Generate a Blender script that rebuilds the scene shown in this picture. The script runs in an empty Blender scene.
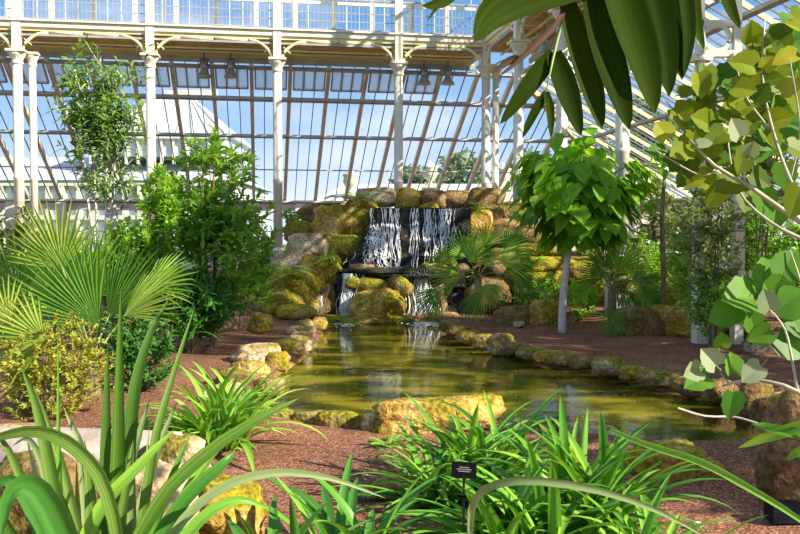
import bpy, math, random
from mathutils import Vector, noise
from math import sin, cos, pi, radians, sqrt, atan2, exp

SC = bpy.context.scene
COL = SC.collection
F = 860.0            # focal length in pixels of an 800 px wide frame
EYE = 1.85           # eye height above the pond
TILT = math.atan(32 / F)

# ------------------------------------------------------------------ camera
cam_d = bpy.data.cameras.new('camera')
cam = bpy.data.objects.new('camera', cam_d)
COL.objects.link(cam)
cam_d.sensor_width = 36
cam_d.lens = F / 800 * 36
cam_d.clip_start = 0.05
cam_d.clip_end = 600
cam.location = (0, 0, EYE)
cam.rotation_euler = (pi / 2 - TILT, 0, 0)
SC.camera = cam

# ------------------------------------------------------------------ world, sun, exposure
SC.view_settings.view_transform = 'Standard'
SC.view_settings.look = 'None'
SC.view_settings.gamma = 1
SC.view_settings.exposure = 0.5
SC.cycles.use_denoising = True
SC.cycles.max_bounces = 8
SC.cycles.transparent_max_bounces = 12
SC.cycles.caustics_reflective = False
SC.cycles.caustics_refractive = False

world = bpy.data.worlds.new('world')
SC.world = world
world.use_nodes = True
wn, wl = world.node_tree.nodes, world.node_tree.links
wn.clear()
w_out = wn.new('ShaderNodeOutputWorld')
w_bg = wn.new('ShaderNodeBackground')
w_tc = wn.new('ShaderNodeTexCoord')
w_sep = wn.new('ShaderNodeSeparateXYZ')
w_rmp = wn.new('ShaderNodeValToRGB')
w_noi = wn.new('ShaderNodeTexNoise')
w_map = wn.new('ShaderNodeMapping')
w_cl = wn.new('ShaderNodeValToRGB')
w_mix = wn.new('ShaderNodeMixRGB')
w_map.inputs['Scale'].default_value = (1.2, 1.2, 3.4)
w_noi.inputs['Scale'].default_value = 3.0
w_noi.inputs['Detail'].default_value = 6
w_cl.color_ramp.elements[0].position = 0.52
w_cl.color_ramp.elements[1].position = 0.78
w_cl.color_ramp.elements[0].color = (0, 0, 0, 1)
w_cl.color_ramp.elements[1].color = (.8, .8, .8, 1)
cr = w_rmp.color_ramp
cr.elements[0].position = 0.0
cr.elements[0].color = (0.80, 0.84, 0.86, 1)
cr.elements[1].position = 1.0
cr.elements[1].color = (0.30, 0.36, 0.46, 1)
for p, c in ((0.05, (0.66, 0.76, 0.86, 1)), (0.12, (0.36, 0.55, 0.80, 1)), (0.24, (0.15, 0.34, 0.68, 1)), (0.45, (0.20, 0.32, 0.52, 1))):
    e = cr.elements.new(p)
    e.color = c
wl.new(w_tc.outputs['Generated'], w_sep.inputs[0])
wl.new(w_sep.outputs['Z'], w_rmp.inputs[0])
wl.new(w_tc.outputs['Generated'], w_map.inputs[0])
wl.new(w_map.outputs[0], w_noi.inputs['Vector'])
wl.new(w_noi.outputs['Fac'], w_cl.inputs[0])
wl.new(w_cl.outputs[0], w_mix.inputs[0])
wl.new(w_rmp.outputs[0], w_mix.inputs[1])
w_mix.inputs[2].default_value = (0.92, 0.95, 1.0, 1)
wl.new(w_mix.outputs[0], w_bg.inputs[0])
w_bg.inputs['Strength'].default_value = 0.95
wl.new(w_bg.outputs[0], w_out.inputs[0])

sun_d = bpy.data.lights.new('sun', 'SUN')
sun_d.energy = 7.2
sun_d.angle = radians(0.6)
sun_d.color = (1.0, 0.90, 0.72)
sun = bpy.data.objects.new('sun', sun_d)
COL.objects.link(sun)
sun.rotation_euler = Vector((-0.74, 0.38, -0.50)).to_track_quat('-Z', 'Y').to_euler()

# ------------------------------------------------------------------ pixel helpers (photo frame 800x534)
def P(px, py, Y):
    u, v = (px - 400) / F, (267 - py) / F
    d = Vector((u, cos(TILT) + v * sin(TILT), -sin(TILT) + v * cos(TILT)))
    return Vector((0, 0, EYE)) + d * (Y / d.y)

def G(px, py, z=0.12):
    u, v = (px - 400) / F, (267 - py) / F
    d = Vector((u, cos(TILT) + v * sin(TILT), -sin(TILT) + v * cos(TILT)))
    t = (z - EYE) / d.z
    return Vector((0, 0, EYE)) + d * t

# ------------------------------------------------------------------ object helpers
class MB:
    def __init__(s):
        s.v, s.f, s.a = [], [], []
    def add(s, vs, fs):
        n = len(s.v)
        s.v.extend([tuple(p) for p in vs])
        s.f.extend([tuple(i + n for i in f) for f in fs])
    def box(s, c, sz, ax=None):
        """box with centre c, full size sz, axes ax (three unit vectors)"""
        c = Vector(c)
        X, Y, Z = ax or (Vector((1, 0, 0)), Vector((0, 1, 0)), Vector((0, 0, 1)))
        vs = [c + X * (sx * sz[0] / 2) + Y * (sy * sz[1] / 2) + Z * (sz_ * sz[2] / 2)
              for sz_ in (-1, 1) for sy in (-1, 1) for sx in (-1, 1)]
        s.add(vs, [(0, 2, 3, 1), (4, 5, 7, 6), (0, 1, 5, 4), (2, 6, 7, 3), (0, 4, 6, 2), (1, 3, 7, 5)])
    def bar(s, a, b, w, h, up=Vector((0, 0, 1))):
        a, b = Vector(a), Vector(b)
        d = (b - a)
        L = d.length
        if L < 1e-6: return
        d /= L
        side = d.cross(up)
        if side.length < 1e-3: side = d.cross(Vector((1, 0, 0)))
        side.normalize()
        n = side.cross(d)
        s.box((a + b) / 2, (L, w, h), (d, side, n))
    def tube(s, pts, rad, seg=6, cap=True):
        pts = [Vector(p) for p in pts]
        n = len(pts)
        if not hasattr(rad, '__len__'): rad = [rad] * n
        vs, fs = [], []
        for i, p in enumerate(pts):
            d = (pts[min(i + 1, n - 1)] - pts[max(i - 1, 0)])
            d = d.normalized() if d.length > 1e-9 else Vector((0, 0, 1))
            ref = Vector((0, 0, 1)) if abs(d.z) < .9 else Vector((1, 0, 0))
            a = d.cross(ref).normalized()
            b = d.cross(a)
            for k in range(seg):
                t = 2 * pi * k / seg
                vs.append(p + (a * cos(t) + b * sin(t)) * rad[i])
        for i in range(n - 1):
            for k in range(seg):
                q = (k + 1) % seg
                fs.append((i * seg + k, i * seg + q, (i + 1) * seg + q, (i + 1) * seg + k))
        if cap:
            fs.append(tuple(range(seg - 1, -1, -1)))
            fs.append(tuple((n - 1) * seg + k for k in range(seg)))
        s.add(vs, fs)
    def lathe(s, c, prof, seg=16):
        """prof: (radius, z) from bottom to top, around vertical axis at c"""
        c = Vector(c)
        vs, fs = [], []
        for r, z in prof:
            for k in range(seg):
                t = 2 * pi * k / seg
                vs.append(c + Vector((cos(t) * r, sin(t) * r, z)))
        for i in range(len(prof) - 1):
            for k in range(seg):
                q = (k + 1) % seg
                fs.append((i * seg + k, i * seg + q, (i + 1) * seg + q, (i + 1) * seg + k))
        fs.append(tuple(range(seg - 1, -1, -1)))
        fs.append(tuple((len(prof) - 1) * seg + k for k in range(seg)))
        s.add(vs, fs)
    def build(s, name, mat, parent=None, smooth=False):
        me = bpy.data.meshes.new(name)
        off = Vector(parent.location) if (parent is not None and parent.type == 'EMPTY') else Vector((0, 0, 0))
        if parent is not None and parent.type != 'EMPTY' and 'off' in OFF.get(parent.name, {}):
            off = OFF[parent.name]['off']
        vs = [(x - off.x, y - off.y, z - off.z) for x, y, z in s.v]
        me.from_pydata(vs, [], s.f)
        me.materials.append(mat)
        if smooth:
            me.polygons.foreach_set('use_smooth', [True] * len(me.polygons))
        if s.a and len(s.a) == len(s.v):
            at = me.attributes.new('across', 'FLOAT', 'POINT')
            at.data.foreach_set('value', s.a)
        me.update()
        o = bpy.data.objects.new(name, me)
        COL.objects.link(o)
        if parent is not None: o.parent = parent
        OFF[o.name] = {'off': off}
        return o
OFF = {}

def tag(o, label=None, cat=None, group=None, kind=None):
    if label: o['label'] = label
    if cat: o['category'] = cat
    if group: o['group'] = group
    if kind: o['kind'] = kind
    return o

def thing(name, loc, label, cat, group=None, kind=None):
    o = bpy.data.objects.new(name, None)
    o.location = loc
    o.empty_display_size = .2
    COL.objects.link(o)
    return tag(o, label, cat, group, kind)

# ------------------------------------------------------------------ materials
def new_mat(name):
    m = bpy.data.materials.new(name)
    m.use_nodes = True
    nt = m.node_tree
    nt.nodes.clear()
    out = nt.nodes.new('ShaderNodeOutputMaterial')
    return m, nt, out

def ramp(nt, stops):
    r = nt.nodes.new('ShaderNodeValToRGB')
    el = r.color_ramp.elements
    el[0].position, el[0].color = stops[0][0], (*stops[0][1], 1)
    el[1].position, el[1].color = stops[-1][0], (*stops[-1][1], 1)
    for p, c in stops[1:-1]:
        e = el.new(p)
        e.color = (*c, 1)
    return r

def tex(nt, kind, scale, detail=4, coord='Object', sc=None):
    tc = nt.nodes.new('ShaderNodeTexCoord')
    t = nt.nodes.new('ShaderNodeTexNoise' if kind == 'noise' else 'ShaderNodeTexVoronoi')
    t.inputs['Scale'].default_value = scale
    if kind == 'noise': t.inputs['Detail'].default_value = detail
    if sc:
        mp = nt.nodes.new('ShaderNodeMapping')
        mp.inputs['Scale'].default_value = sc
        nt.links.new(tc.outputs[coord], mp.inputs[0])
        nt.links.new(mp.outputs[0], t.inputs['Vector'])
    else:
        nt.links.new(tc.outputs[coord], t.inputs['Vector'])
    return t

def leaf_mat(name, cols, trans=.45, rough=.5, spec=.25, scale=6.0, stripe=False):
    """leaf: colour differs leaf by leaf, light passes through it"""
    m, nt, out = new_mat(name)
    L = nt.links
    geo = nt.nodes.new('ShaderNodeNewGeometry')
    r = ramp(nt, [(i / (len(cols) - 1), c) for i, c in enumerate(cols)])
    oi = nt.nodes.new('ShaderNodeObjectInfo')
    rs = nt.nodes.new('ShaderNodeMath'); rs.operation = 'ADD'
    rf = nt.nodes.new('ShaderNodeMath'); rf.operation = 'FRACT'
    L.new(geo.outputs['Random Per Island'], rs.inputs[0]); L.new(oi.outputs['Random'], rs.inputs[1]); L.new(rs.outputs[0], rf.inputs[0])
    if stripe:      # pale and dark lines running along the blade
        at = nt.nodes.new('ShaderNodeAttribute'); at.attribute_name = 'across'
        m1 = nt.nodes.new('ShaderNodeMath'); m1.operation = 'MULTIPLY_ADD'; m1.inputs[1].default_value = stripe
        m2 = nt.nodes.new('ShaderNodeMath'); m2.operation = 'MULTIPLY'; m2.inputs[1].default_value = 90
        L.new(rf.outputs[0], m2.inputs[0]); L.new(at.outputs['Fac'], m1.inputs[0]); L.new(m2.outputs[0], m1.inputs[2])
        n = nt.nodes.new('ShaderNodeTexNoise'); n.noise_dimensions = '1D'; n.inputs['Scale'].default_value = 1.0; n.inputs['Detail'].default_value = 3
        L.new(m1.outputs[0], n.inputs['W'])
    else:
        n = tex(nt, 'noise', scale, 3)
    mx = nt.nodes.new('ShaderNodeMath'); mx.operation = 'MULTIPLY_ADD'
    mx.inputs[1].default_value = .55
    ad = nt.nodes.new('ShaderNodeMath'); ad.operation = 'MULTIPLY_ADD'
    ad.inputs[1].default_value = .75
    ad.inputs[2].default_value = -.14
    L.new(rf.outputs[0], mx.inputs[0])
    L.new(n.outputs['Fac'], ad.inputs[0])
    L.new(ad.outputs[0], mx.inputs[2])
    L.new(mx.outputs[0], r.inputs[0])
    b = nt.nodes.new('ShaderNodeBsdfPrincipled')
    b.inputs['Roughness'].default_value = rough
    b.inputs['Specular IOR Level'].default_value = spec
    L.new(r.outputs[0], b.inputs['Base Color'])
    t = nt.nodes.new('ShaderNodeBsdfTranslucent')
    g = nt.nodes.new('ShaderNodeMixRGB'); g.blend_type = 'MULTIPLY'
    g.inputs[0].default_value = 1
    g.inputs[2].default_value = (1.25, 1.2, .45, 1)
    L.new(r.outputs[0], g.inputs[1])
    L.new(g.outputs[0], t.inputs[0])
    ms = nt.nodes.new('ShaderNodeMixShader')
    ms.inputs[0].default_value = trans
    L.new(b.outputs[0], ms.inputs[1]); L.new(t.outputs[0], ms.inputs[2])
    L.new(ms.outputs[0], out.inputs[0])
    return m

def solid_mat(name, c1, c2=None, rough=.6, scale=5, metal=0, bump=0, bscale=40, spec=.5, sc=None):
    m, nt, out = new_mat(name)
    L = nt.links
    b = nt.nodes.new('ShaderNodeBsdfPrincipled')
    b.inputs['Roughness'].default_value = rough
    b.inputs['Metallic'].default_value = metal
    b.inputs['Specular IOR Level'].default_value = spec
    n = tex(nt, 'noise', scale, 5, sc=sc)
    r = ramp(nt, [(.35, c1), (.65, c2 or c1)])
    L.new(n.outputs['Fac'], r.inputs[0]); L.new(r.outputs[0], b.inputs['Base Color'])
    if bump:
        n2 = tex(nt, 'noise', bscale, 5, sc=sc)
        bp = nt.nodes.new('ShaderNodeBump'); bp.inputs['Strength'].default_value = bump
        bp.inputs['Distance'].default_value = .02
        L.new(n2.outputs['Fac'], bp.inputs['Height']); L.new(bp.outputs[0], b.inputs['Normal'])
    L.new(b.outputs[0], out.inputs[0])
    return m

def rock_mat(name, base, moss, amount, rough=.85):
    """base: three stone colours; moss colour grows on patches, more on top; amount 0..1"""
    m, nt, out = new_mat(name)
    L = nt.links
    b = nt.nodes.new('ShaderNodeBsdfPrincipled')
    b.inputs['Roughness'].default_value = rough
    b.inputs['Specular IOR Level'].default_value = .3
    n = tex(nt, 'noise', 3.2, 8)
    r = ramp(nt, [(.3, base[0]), (.5, base[1]), (.68, base[2])])
    L.new(n.outputs['Fac'], r.inputs[0])
    n2 = tex(nt, 'noise', 2.3, 8, coord='Object', sc=(1.3, 1.3, .9))
    geo = nt.nodes.new('ShaderNodeNewGeometry')
    sp = nt.nodes.new('ShaderNodeSeparateXYZ')
    L.new(geo.outputs['Normal'], sp.inputs[0])
    ma = nt.nodes.new('ShaderNodeMath'); ma.operation = 'MULTIPLY_ADD'
    ma.inputs[1].default_value = .12
    L.new(sp.outputs['Z'], ma.inputs[0]); L.new(n2.outputs['Fac'], ma.inputs[2])
    th = .72 - .42 * amount
    r2 = ramp(nt, [(th - .06, (0, 0, 0)), (th + .07, (1, 1, 1))])
    L.new(ma.outputs[0], r2.inputs[0])
    n3 = tex(nt, 'noise', 30, 6)
    r3 = ramp(nt, [(.3, tuple(c * .45 for c in moss)), (.7, moss)])
    L.new(n3.outputs['Fac'], r3.inputs[0])
    mx = nt.nodes.new('ShaderNodeMixRGB')
    L.new(r2.outputs[0], mx.inputs[0]); L.new(r.outputs[0], mx.inputs[1]); L.new(r3.outputs[0], mx.inputs[2])
    n4 = tex(nt, 'noise', 22, 8)
    r4 = ramp(nt, [(.38, (.5, .5, .5)), (.6, (1.08, 1.08, 1.08))])
    L.new(n4.outputs['Fac'], r4.inputs[0])
    mm = nt.nodes.new('ShaderNodeMixRGB'); mm.blend_type = 'MULTIPLY'; mm.inputs[0].default_value = 1
    L.new(mx.outputs[0], mm.inputs[1]); L.new(r4.outputs[0], mm.inputs[2])
    L.new(mm.outputs[0], b.inputs['Base Color'])
    bp = nt.nodes.new('ShaderNodeBump'); bp.inputs['Strength'].default_value = .8; bp.inputs['Distance'].default_value = .04
    L.new(n4.outputs['Fac'], bp.inputs['Height']); L.new(bp.outputs[0], b.inputs['Normal'])
    L.new(b.outputs[0], out.inputs[0])
    return m

M = {}
M['white'] = solid_mat('painted_iron', (.70, .65, .53), (.77, .73, .62), .5, 2)
M['cream'] = solid_mat('cream_paint', (.80, .70, .38), (.86, .76, .46), .6, 3)
M['timber'] = solid_mat('rafter_paint', (.66, .63, .54), (.78, .75, .66), .6, 3)
M['barmetal'] = solid_mat('bar_metal', (.10, .11, .13), (.17, .18, .20), .5, 3)
M['purlin'] = solid_mat('purlin_paint', (.30, .31, .32), (.42, .42, .42), .5, 3)
M['wall'] = solid_mat('wall_paint', (.66, .62, .55), (.78, .75, .69), .8, 1.5)
M['lamp'] = solid_mat('lamp_metal', (.30, .30, .30), (.42, .42, .41), .35, 4, metal=.3)
M['stem'] = solid_mat('stem_bark', (.16, .12, .06), (.30, .24, .13), .8, 12, bump=.4)
M['palebark'] = solid_mat('pale_bark', (.50, .46, .38), (.70, .66, .58), .8, 14, bump=.4)
M['greystem'] = solid_mat('silvery_stem', (.34, .33, .20), (.55, .52, .40), .7, 14)
M['greenstem'] = solid_mat('green_stem', (.16, .22, .05), (.28, .34, .10), .5, 12)
M['sign'] = solid_mat('sign_black', (.006, .008, .016), (.010, .012, .022), .5, 6, spec=.2)
M['signtext'] = solid_mat('sign_text', (.30, .30, .33), None, .6)
M['roof_ext'] = solid_mat('pale_glazing', (.50, .55, .60), (.66, .70, .74), .35, .6)
M['slab'] = solid_mat('pink_slab', (.36, .28, .24), (.52, .44, .38), .85, 3, bump=.5, bscale=25)
def frost_mat():
    m, nt, out = new_mat('frosted_pane')
    t = nt.nodes.new('ShaderNodeBsdfTranslucent'); t.inputs[0].default_value = (.85, .88, .92, 1)
    d = nt.nodes.new('ShaderNodeBsdfTransparent')
    mx = nt.nodes.new('ShaderNodeMixShader'); mx.inputs[0].default_value = .45
    nt.links.new(t.outputs[0], mx.inputs[1]); nt.links.new(d.outputs[0], mx.inputs[2]); nt.links.new(mx.outputs[0], out.inputs[0])
    return m
M['frost'] = frost_mat()
M['lawn'] = solid_mat('lawn', (.06, .13, .02), (.11, .20, .04), .9, .6)

M['rock_pale'] = rock_mat('pale_sandstone', ((.38, .25, .12), (.62, .45, .27), (.76, .62, .44)), (.40, .32, .05), .2)
M['rock_gold'] = rock_mat('golden_stone', ((.28, .13, .025), (.56, .34, .07), (.70, .50, .18)), (.46, .37, .02), .42)
M['rock_moss'] = rock_mat('mossy_stone', ((.14, .09, .03), (.34, .22, .06), (.50, .38, .16)), (.40, .36, .025), .62)
M['rock_brown'] = rock_mat('brown_stone', ((.12, .065, .025), (.30, .18, .075), (.46, .30, .15)), (.28, .21, .03), .3)
M['rock_edge'] = rock_mat('edging_stone', ((.17, .11, .04), (.38, .27, .10), (.58, .45, .24)), (.33, .28, .03), .42)
M['rock_wet'] = rock_mat('wet_dark_stone', ((.012, .013, .014), (.03, .03, .032), (.055, .05, .045)), (.07, .075, .02), .25, rough=.25)

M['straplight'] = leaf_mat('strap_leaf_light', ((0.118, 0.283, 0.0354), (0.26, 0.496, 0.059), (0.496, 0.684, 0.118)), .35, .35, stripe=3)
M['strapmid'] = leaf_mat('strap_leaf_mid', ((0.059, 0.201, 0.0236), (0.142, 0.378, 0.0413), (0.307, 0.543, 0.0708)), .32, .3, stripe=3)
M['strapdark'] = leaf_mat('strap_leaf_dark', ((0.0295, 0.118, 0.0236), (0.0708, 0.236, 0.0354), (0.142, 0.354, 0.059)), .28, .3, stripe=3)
M['strapgrey'] = leaf_mat('strap_leaf_grey', ((.12, .20, .07), (.24, .34, .13), (.50, .55, .32)), .3, .5, stripe=6)
M['strapfront'] = leaf_mat('strap_leaf_front', ((.03, .10, .008), (.09, .20, .02), (.34, .46, .11)), .35, .45, stripe=7)
M['fanlight'] = leaf_mat('fan_leaf_light', ((.10, .22, .02), (.26, .40, .05), (.52, .60, .13)), .35, .5)
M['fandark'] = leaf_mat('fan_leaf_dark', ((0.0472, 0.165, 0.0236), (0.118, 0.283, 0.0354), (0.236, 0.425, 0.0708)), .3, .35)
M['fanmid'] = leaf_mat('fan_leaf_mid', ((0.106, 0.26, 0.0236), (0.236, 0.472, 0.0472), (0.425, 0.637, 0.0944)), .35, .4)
M['heart'] = leaf_mat('heart_leaf', ((.08, .25, .01), (.22, .47, .025), (.48, .70, .07)), .5, .4)
M['shrub'] = leaf_mat('shrub_leaf', ((.07, .20, .02), (.20, .42, .045), (.50, .66, .13)), .42, .4)
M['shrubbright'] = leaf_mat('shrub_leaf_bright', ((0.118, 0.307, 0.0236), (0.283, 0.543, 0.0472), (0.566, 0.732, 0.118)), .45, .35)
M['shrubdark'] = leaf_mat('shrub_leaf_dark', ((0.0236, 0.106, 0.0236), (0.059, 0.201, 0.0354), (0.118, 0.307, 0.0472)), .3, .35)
M['olive'] = leaf_mat('olive_leaf', ((.10, .17, .05), (.26, .33, .11), (.52, .54, .24)), .4, .45)
M['slender'] = leaf_mat('slender_leaf', ((.05, .14, .02), (.15, .28, .045), (.36, .46, .12)), .38, .4)
M['yellow'] = leaf_mat('yellow_leaf', ((.14, .11, .02), (.36, .38, .05), (.66, .66, .14)), .35, .5)
M['lobed'] = leaf_mat('lobed_leaf', ((.05, .12, .01), (.12, .20, .015), (.32, .38, .03), (.72, .64, .06)), .5, .45)
M['lobedgreen'] = leaf_mat('lobed_leaf_green', ((.04, .13, .02), (.09, .25, .025), (.20, .40, .05)), .4, .45)
M['lobedpale'] = leaf_mat('lobed_leaf_pale', ((.20, .27, .13), (.32, .38, .22), (.44, .48, .32)), .3, .6)
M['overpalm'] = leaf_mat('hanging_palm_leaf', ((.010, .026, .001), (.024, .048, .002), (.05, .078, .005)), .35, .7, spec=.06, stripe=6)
M['brownleaf'] = leaf_mat('withered_leaf', ((.04, .02, .012), (.07, .035, .02), (.12, .06, .035)), .15, .7)
M['fern'] = leaf_mat('fern_leaf', ((0.142, 0.26, 0.0236), (0.354, 0.496, 0.0472), (0.614, 0.684, 0.118)), .4, .5)
M['fartree'] = leaf_mat('far_tree_leaf', ((.14, .22, .14), (.22, .32, .20), (.30, .40, .26)), .3, .7)

def mulch_mat():
    m, nt, out = new_mat('bark_mulch')
    L = nt.links
    b = nt.nodes.new('ShaderNodeBsdfPrincipled'); b.inputs['Roughness'].default_value = .95
    b.inputs['Specular IOR Level'].default_value = .15
    v = tex(nt, 'vor', 85, sc=(1, 1, 1))
    sp = nt.nodes.new('ShaderNodeSeparateXYZ')
    L.new(v.outputs['Color'], sp.inputs[0])
    r = ramp(nt, [(.0, (.085, .03, .018)), (.4, (.21, .09, .055)), (.75, (.32, .15, .095)), (1, (.54, .33, .23))])
    L.new(sp.outputs['X'], r.inputs[0])
    n = tex(nt, 'noise', 1.3, 6)
    r2 = ramp(nt, [(.35, (.72, .72, .72)), (.65, (1.15, 1.1, 1.05))])
    L.new(n.outputs['Fac'], r2.inputs[0])
    mm = nt.nodes.new('ShaderNodeMixRGB'); mm.blend_type = 'MULTIPLY'; mm.inputs[0].default_value = 1
    L.new(r.outputs[0], mm.inputs[1]); L.new(r2.outputs[0], mm.inputs[2])
    # pond bed: algae colour below the waterline
    geo = nt.nodes.new('ShaderNodeNewGeometry'); s2 = nt.nodes.new('ShaderNodeSeparateXYZ')
    L.new(geo.outputs['Position'], s2.inputs[0])
    rz = ramp(nt, [(.0, (1, 1, 1)), (1, (0, 0, 0))])
    mr = nt.nodes.new('ShaderNodeMapRange')
    mr.inputs['From Min'].default_value = -.02; mr.inputs['From Max'].default_value = .05
    L.new(s2.outputs['Z'], mr.inputs['Value']); L.new(mr.outputs[0], rz.inputs[0])
    nb = tex(nt, 'noise', 1.1, 8)
    rb = ramp(nt, [(.36, (.04, .045, .006)), (.5, (.20, .18, .015)), (.62, (.62, .48, .06))])
    L.new(nb.outputs['Fac'], rb.inputs[0])
    mx = nt.nodes.new('ShaderNodeMixRGB')
    L.new(rz.outputs[0], mx.inputs[0]); L.new(mm.outputs[0], mx.inputs[1]); L.new(rb.outputs[0], mx.inputs[2])
    L.new(mx.outputs[0], b.inputs['Base Color'])
    bp = nt.nodes.new('ShaderNodeBump'); bp.inputs['Strength'].default_value = .9; bp.inputs['Distance'].default_value = .02
    L.new(sp.outputs['Y'], bp.inputs['Height']); L.new(bp.outputs[0], b.inputs['Normal'])
    L.new(b.outputs[0], out.inputs[0])
    return m
M['mulch'] = mulch_mat()

def water_mat():
    m, nt, out = new_mat('pond_water')
    L = nt.links
    fr = nt.nodes.new('ShaderNodeFresnel'); fr.inputs['IOR'].default_value = 1.48
    gl = nt.nodes.new('ShaderNodeBsdfGlossy'); gl.inputs['Roughness'].default_value = .03
    tr = nt.nodes.new('ShaderNodeBsdfTransparent'); tr.inputs[0].default_value = (.88, .84, .50, 1)
    n = tex(nt, 'noise', 5, 3, sc=(1, .55, 1))
    n2 = tex(nt, 'noise', 22, 2, sc=(1, .6, 1))
    ad = nt.nodes.new('ShaderNodeMath'); ad.operation = 'MULTIPLY_ADD'; ad.inputs[1].default_value = .25
    L.new(n2.outputs['Fac'], ad.inputs[0]); L.new(n.outputs['Fac'], ad.inputs[2])
    bp = nt.nodes.new('ShaderNodeBump'); bp.inputs['Strength'].default_value = .15; bp.inputs['Distance'].default_value = .03
    L.new(ad.outputs[0], bp.inputs['Height'])
    L.new(bp.outputs[0], fr.inputs['Normal']); L.new(bp.outputs[0], gl.inputs['Normal'])
    # murky water: part of the light is scattered back olive green
    df = nt.nodes.new('ShaderNodeBsdfDiffuse')
    nm = tex(nt, 'noise', 1.3, 8, sc=(.8, 1.3, 1))
    rm = ramp(nt, [(.38, (.05, .06, .004)), (.5, (.20, .20, .012)), (.62, (.62, .52, .05))])
    L.new(nm.outputs['Fac'], rm.inputs[0]); L.new(rm.outputs[0], df.inputs[0])
    mt = nt.nodes.new('ShaderNodeMixShader'); mt.inputs[0].default_value = .42
    L.new(tr.outputs[0], mt.inputs[1]); L.new(df.outputs[0], mt.inputs[2])
    mx = nt.nodes.new('ShaderNodeMixShader')
    L.new(fr.outputs[0], mx.inputs[0]); L.new(mt.outputs[0], mx.inputs[1]); L.new(gl.outputs[0], mx.inputs[2])
    L.new(mx.outputs[0], out.inputs[0])
    return m
M['water'] = water_mat()

def glass_mat():
    m, nt, out = new_mat('roof_glass')
    L = nt.links
    gl = nt.nodes.new('ShaderNodeBsdfGlossy'); gl.inputs['Roughness'].default_value = .05
    tr = nt.nodes.new('ShaderNodeBsdfTransparent'); tr.inputs[0].default_value = (.93, .96, .97, 1)
    mx = nt.nodes.new('ShaderNodeMixShader')
    mx.inputs[0].default_value = .05
    L.new(tr.outputs[0], mx.inputs[1]); L.new(tr.outputs[0], mx.inputs[1]); L.new(gl.outputs[0], mx.inputs[2])
    L.new(mx.outputs[0], out.inputs[0])
    return m
M['glass'] = glass_mat()

def foam_mat():
    m, nt, out = new_mat('falling_water')
    L = nt.links
    b = nt.nodes.new('ShaderNodeBsdfPrincipled')
    b.inputs['Base Color'].default_value = (.90, .92, .95, 1); b.inputs['Roughness'].default_value = .25
    tr = nt.nodes.new('ShaderNodeBsdfTransparent')
    n = tex(nt, 'noise', 14, 5, sc=(1.6, 1.6, .5))
    r = ramp(nt, [(.30, (.25, .25, .25)), (.52, (1, 1, 1))])
    L.new(n.outputs['Fac'], r.inputs[0])
    mx = nt.nodes.new('ShaderNodeMixShader')
    L.new(r.outputs[0], mx.inputs[0]); L.new(tr.outputs[0], mx.inputs[1]); L.new(b.outputs[0], mx.inputs[2])
    L.new(mx.outputs[0], out.inputs[0])
    return m
M['foam'] = foam_mat()

# ================================================================== BUILDING
CX, CY = 2.81, 28.32
DA = Vector((.9871, .1603, 0))          # along the far gallery, to the right
NA = Vector((-.1603, .9871, 0))         # outwards through the far glazing
UZ = Vector((0, 0, 1))
def W(s, t, z):
    return Vector((CX, CY, 0)) + DA * s + NA * t + UZ * z
AX = (DA, NA, UZ)

# ---- ground with pond bed
pond_px = [(325, 325), (345, 321), (410, 320), (440, 322), (449, 331), (480, 346), (520, 356), (560, 364), (600, 371), (650, 381),
           (700, 389), (745, 397), (785, 412), (800, 432), (775, 448), (720, 453), (660, 452), (610, 447), (570, 442), (520, 438),
           (470, 436), (420, 438), (380, 439), (340, 434), (290, 430), (258, 420), (246, 404), (256, 387), (278, 372), (302, 357), (314, 342)]
POND = [G(x, y, 0) for x, y in pond_px]
def pond_sd(x, y):
    """signed distance to the pond outline, negative inside"""
    d = 1e9
    ins = False
    n = len(POND)
    for i in range(n):
        a, b = POND[i], POND[(i + 1) % n]
        ex, ey = b.x - a.x, b.y - a.y
        wx, wy = x - a.x, y - a.y
        t = max(0, min(1, (wx * ex + wy * ey) / (ex * ex + ey * ey)))
        dx, dy = wx - ex * t, wy - ey * t
        d = min(d, dx * dx + dy * dy)
        if (a.y > y) != (b.y > y) and x < (b.x - a.x) * (y - a.y) / (b.y - a.y) + a.x:
            ins = not ins
    return -sqrt(d) if ins else sqrt(d)
def sm(a, b, x):
    t = max(0, min(1, (x - a) / (b - a)))
    return t * t * (3 - 2 * t)
def ground_z(x, y, sd=None):
    if abs(x) < 8 and 4 < y < 22:
        sd = pond_sd(x, y)
        z = -.5 + .62 * sm(-.55, .08, sd)
    else:
        z = .12
    z += .03 * noise.noise(Vector((x * .8, y * .8, 0)))
    # mound that carries the waterfall
    hm = sm(-3.6, -2.2, x) * sm(5.2, 3.6, x) * sm(19.7, 20.7, y) * sm(26, 23.6, y)
    z += 1.75 * hm
    # banks rising gently away from the water
    z += .30 * sm(-2.2, -4.6, x) * sm(12, 17, y) + .22 * sm(3.2, 6, x) * sm(13, 18, y)
    return z
gm = MB()
NS, NT = 180, 210
S0, S1, T0, T1 = -24.0, 9.3, 9.3, -31.0
for j in range(NT + 1):
    t = T0 + (T1 - T0) * j / NT
    for i in range(NS + 1):
        p = W(S0 + (S1 - S0) * i / NS, t, 0)
        gm.v.append((p.x, p.y, ground_z(p.x, p.y)))
for j in range(NT):
    for i in range(NS):
        a = j * (NS + 1) + i
        gm.f.append((a, a + NS + 1, a + NS + 2, a + 1))
g = gm.build('floor', M['mulch'], smooth=True)
tag(g, kind='structure')
lw = MB()
lw.box((0, 60, -.35), (300, 260, .2))
tag(lw.build('lawn', M['lawn']), kind='structure')

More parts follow.
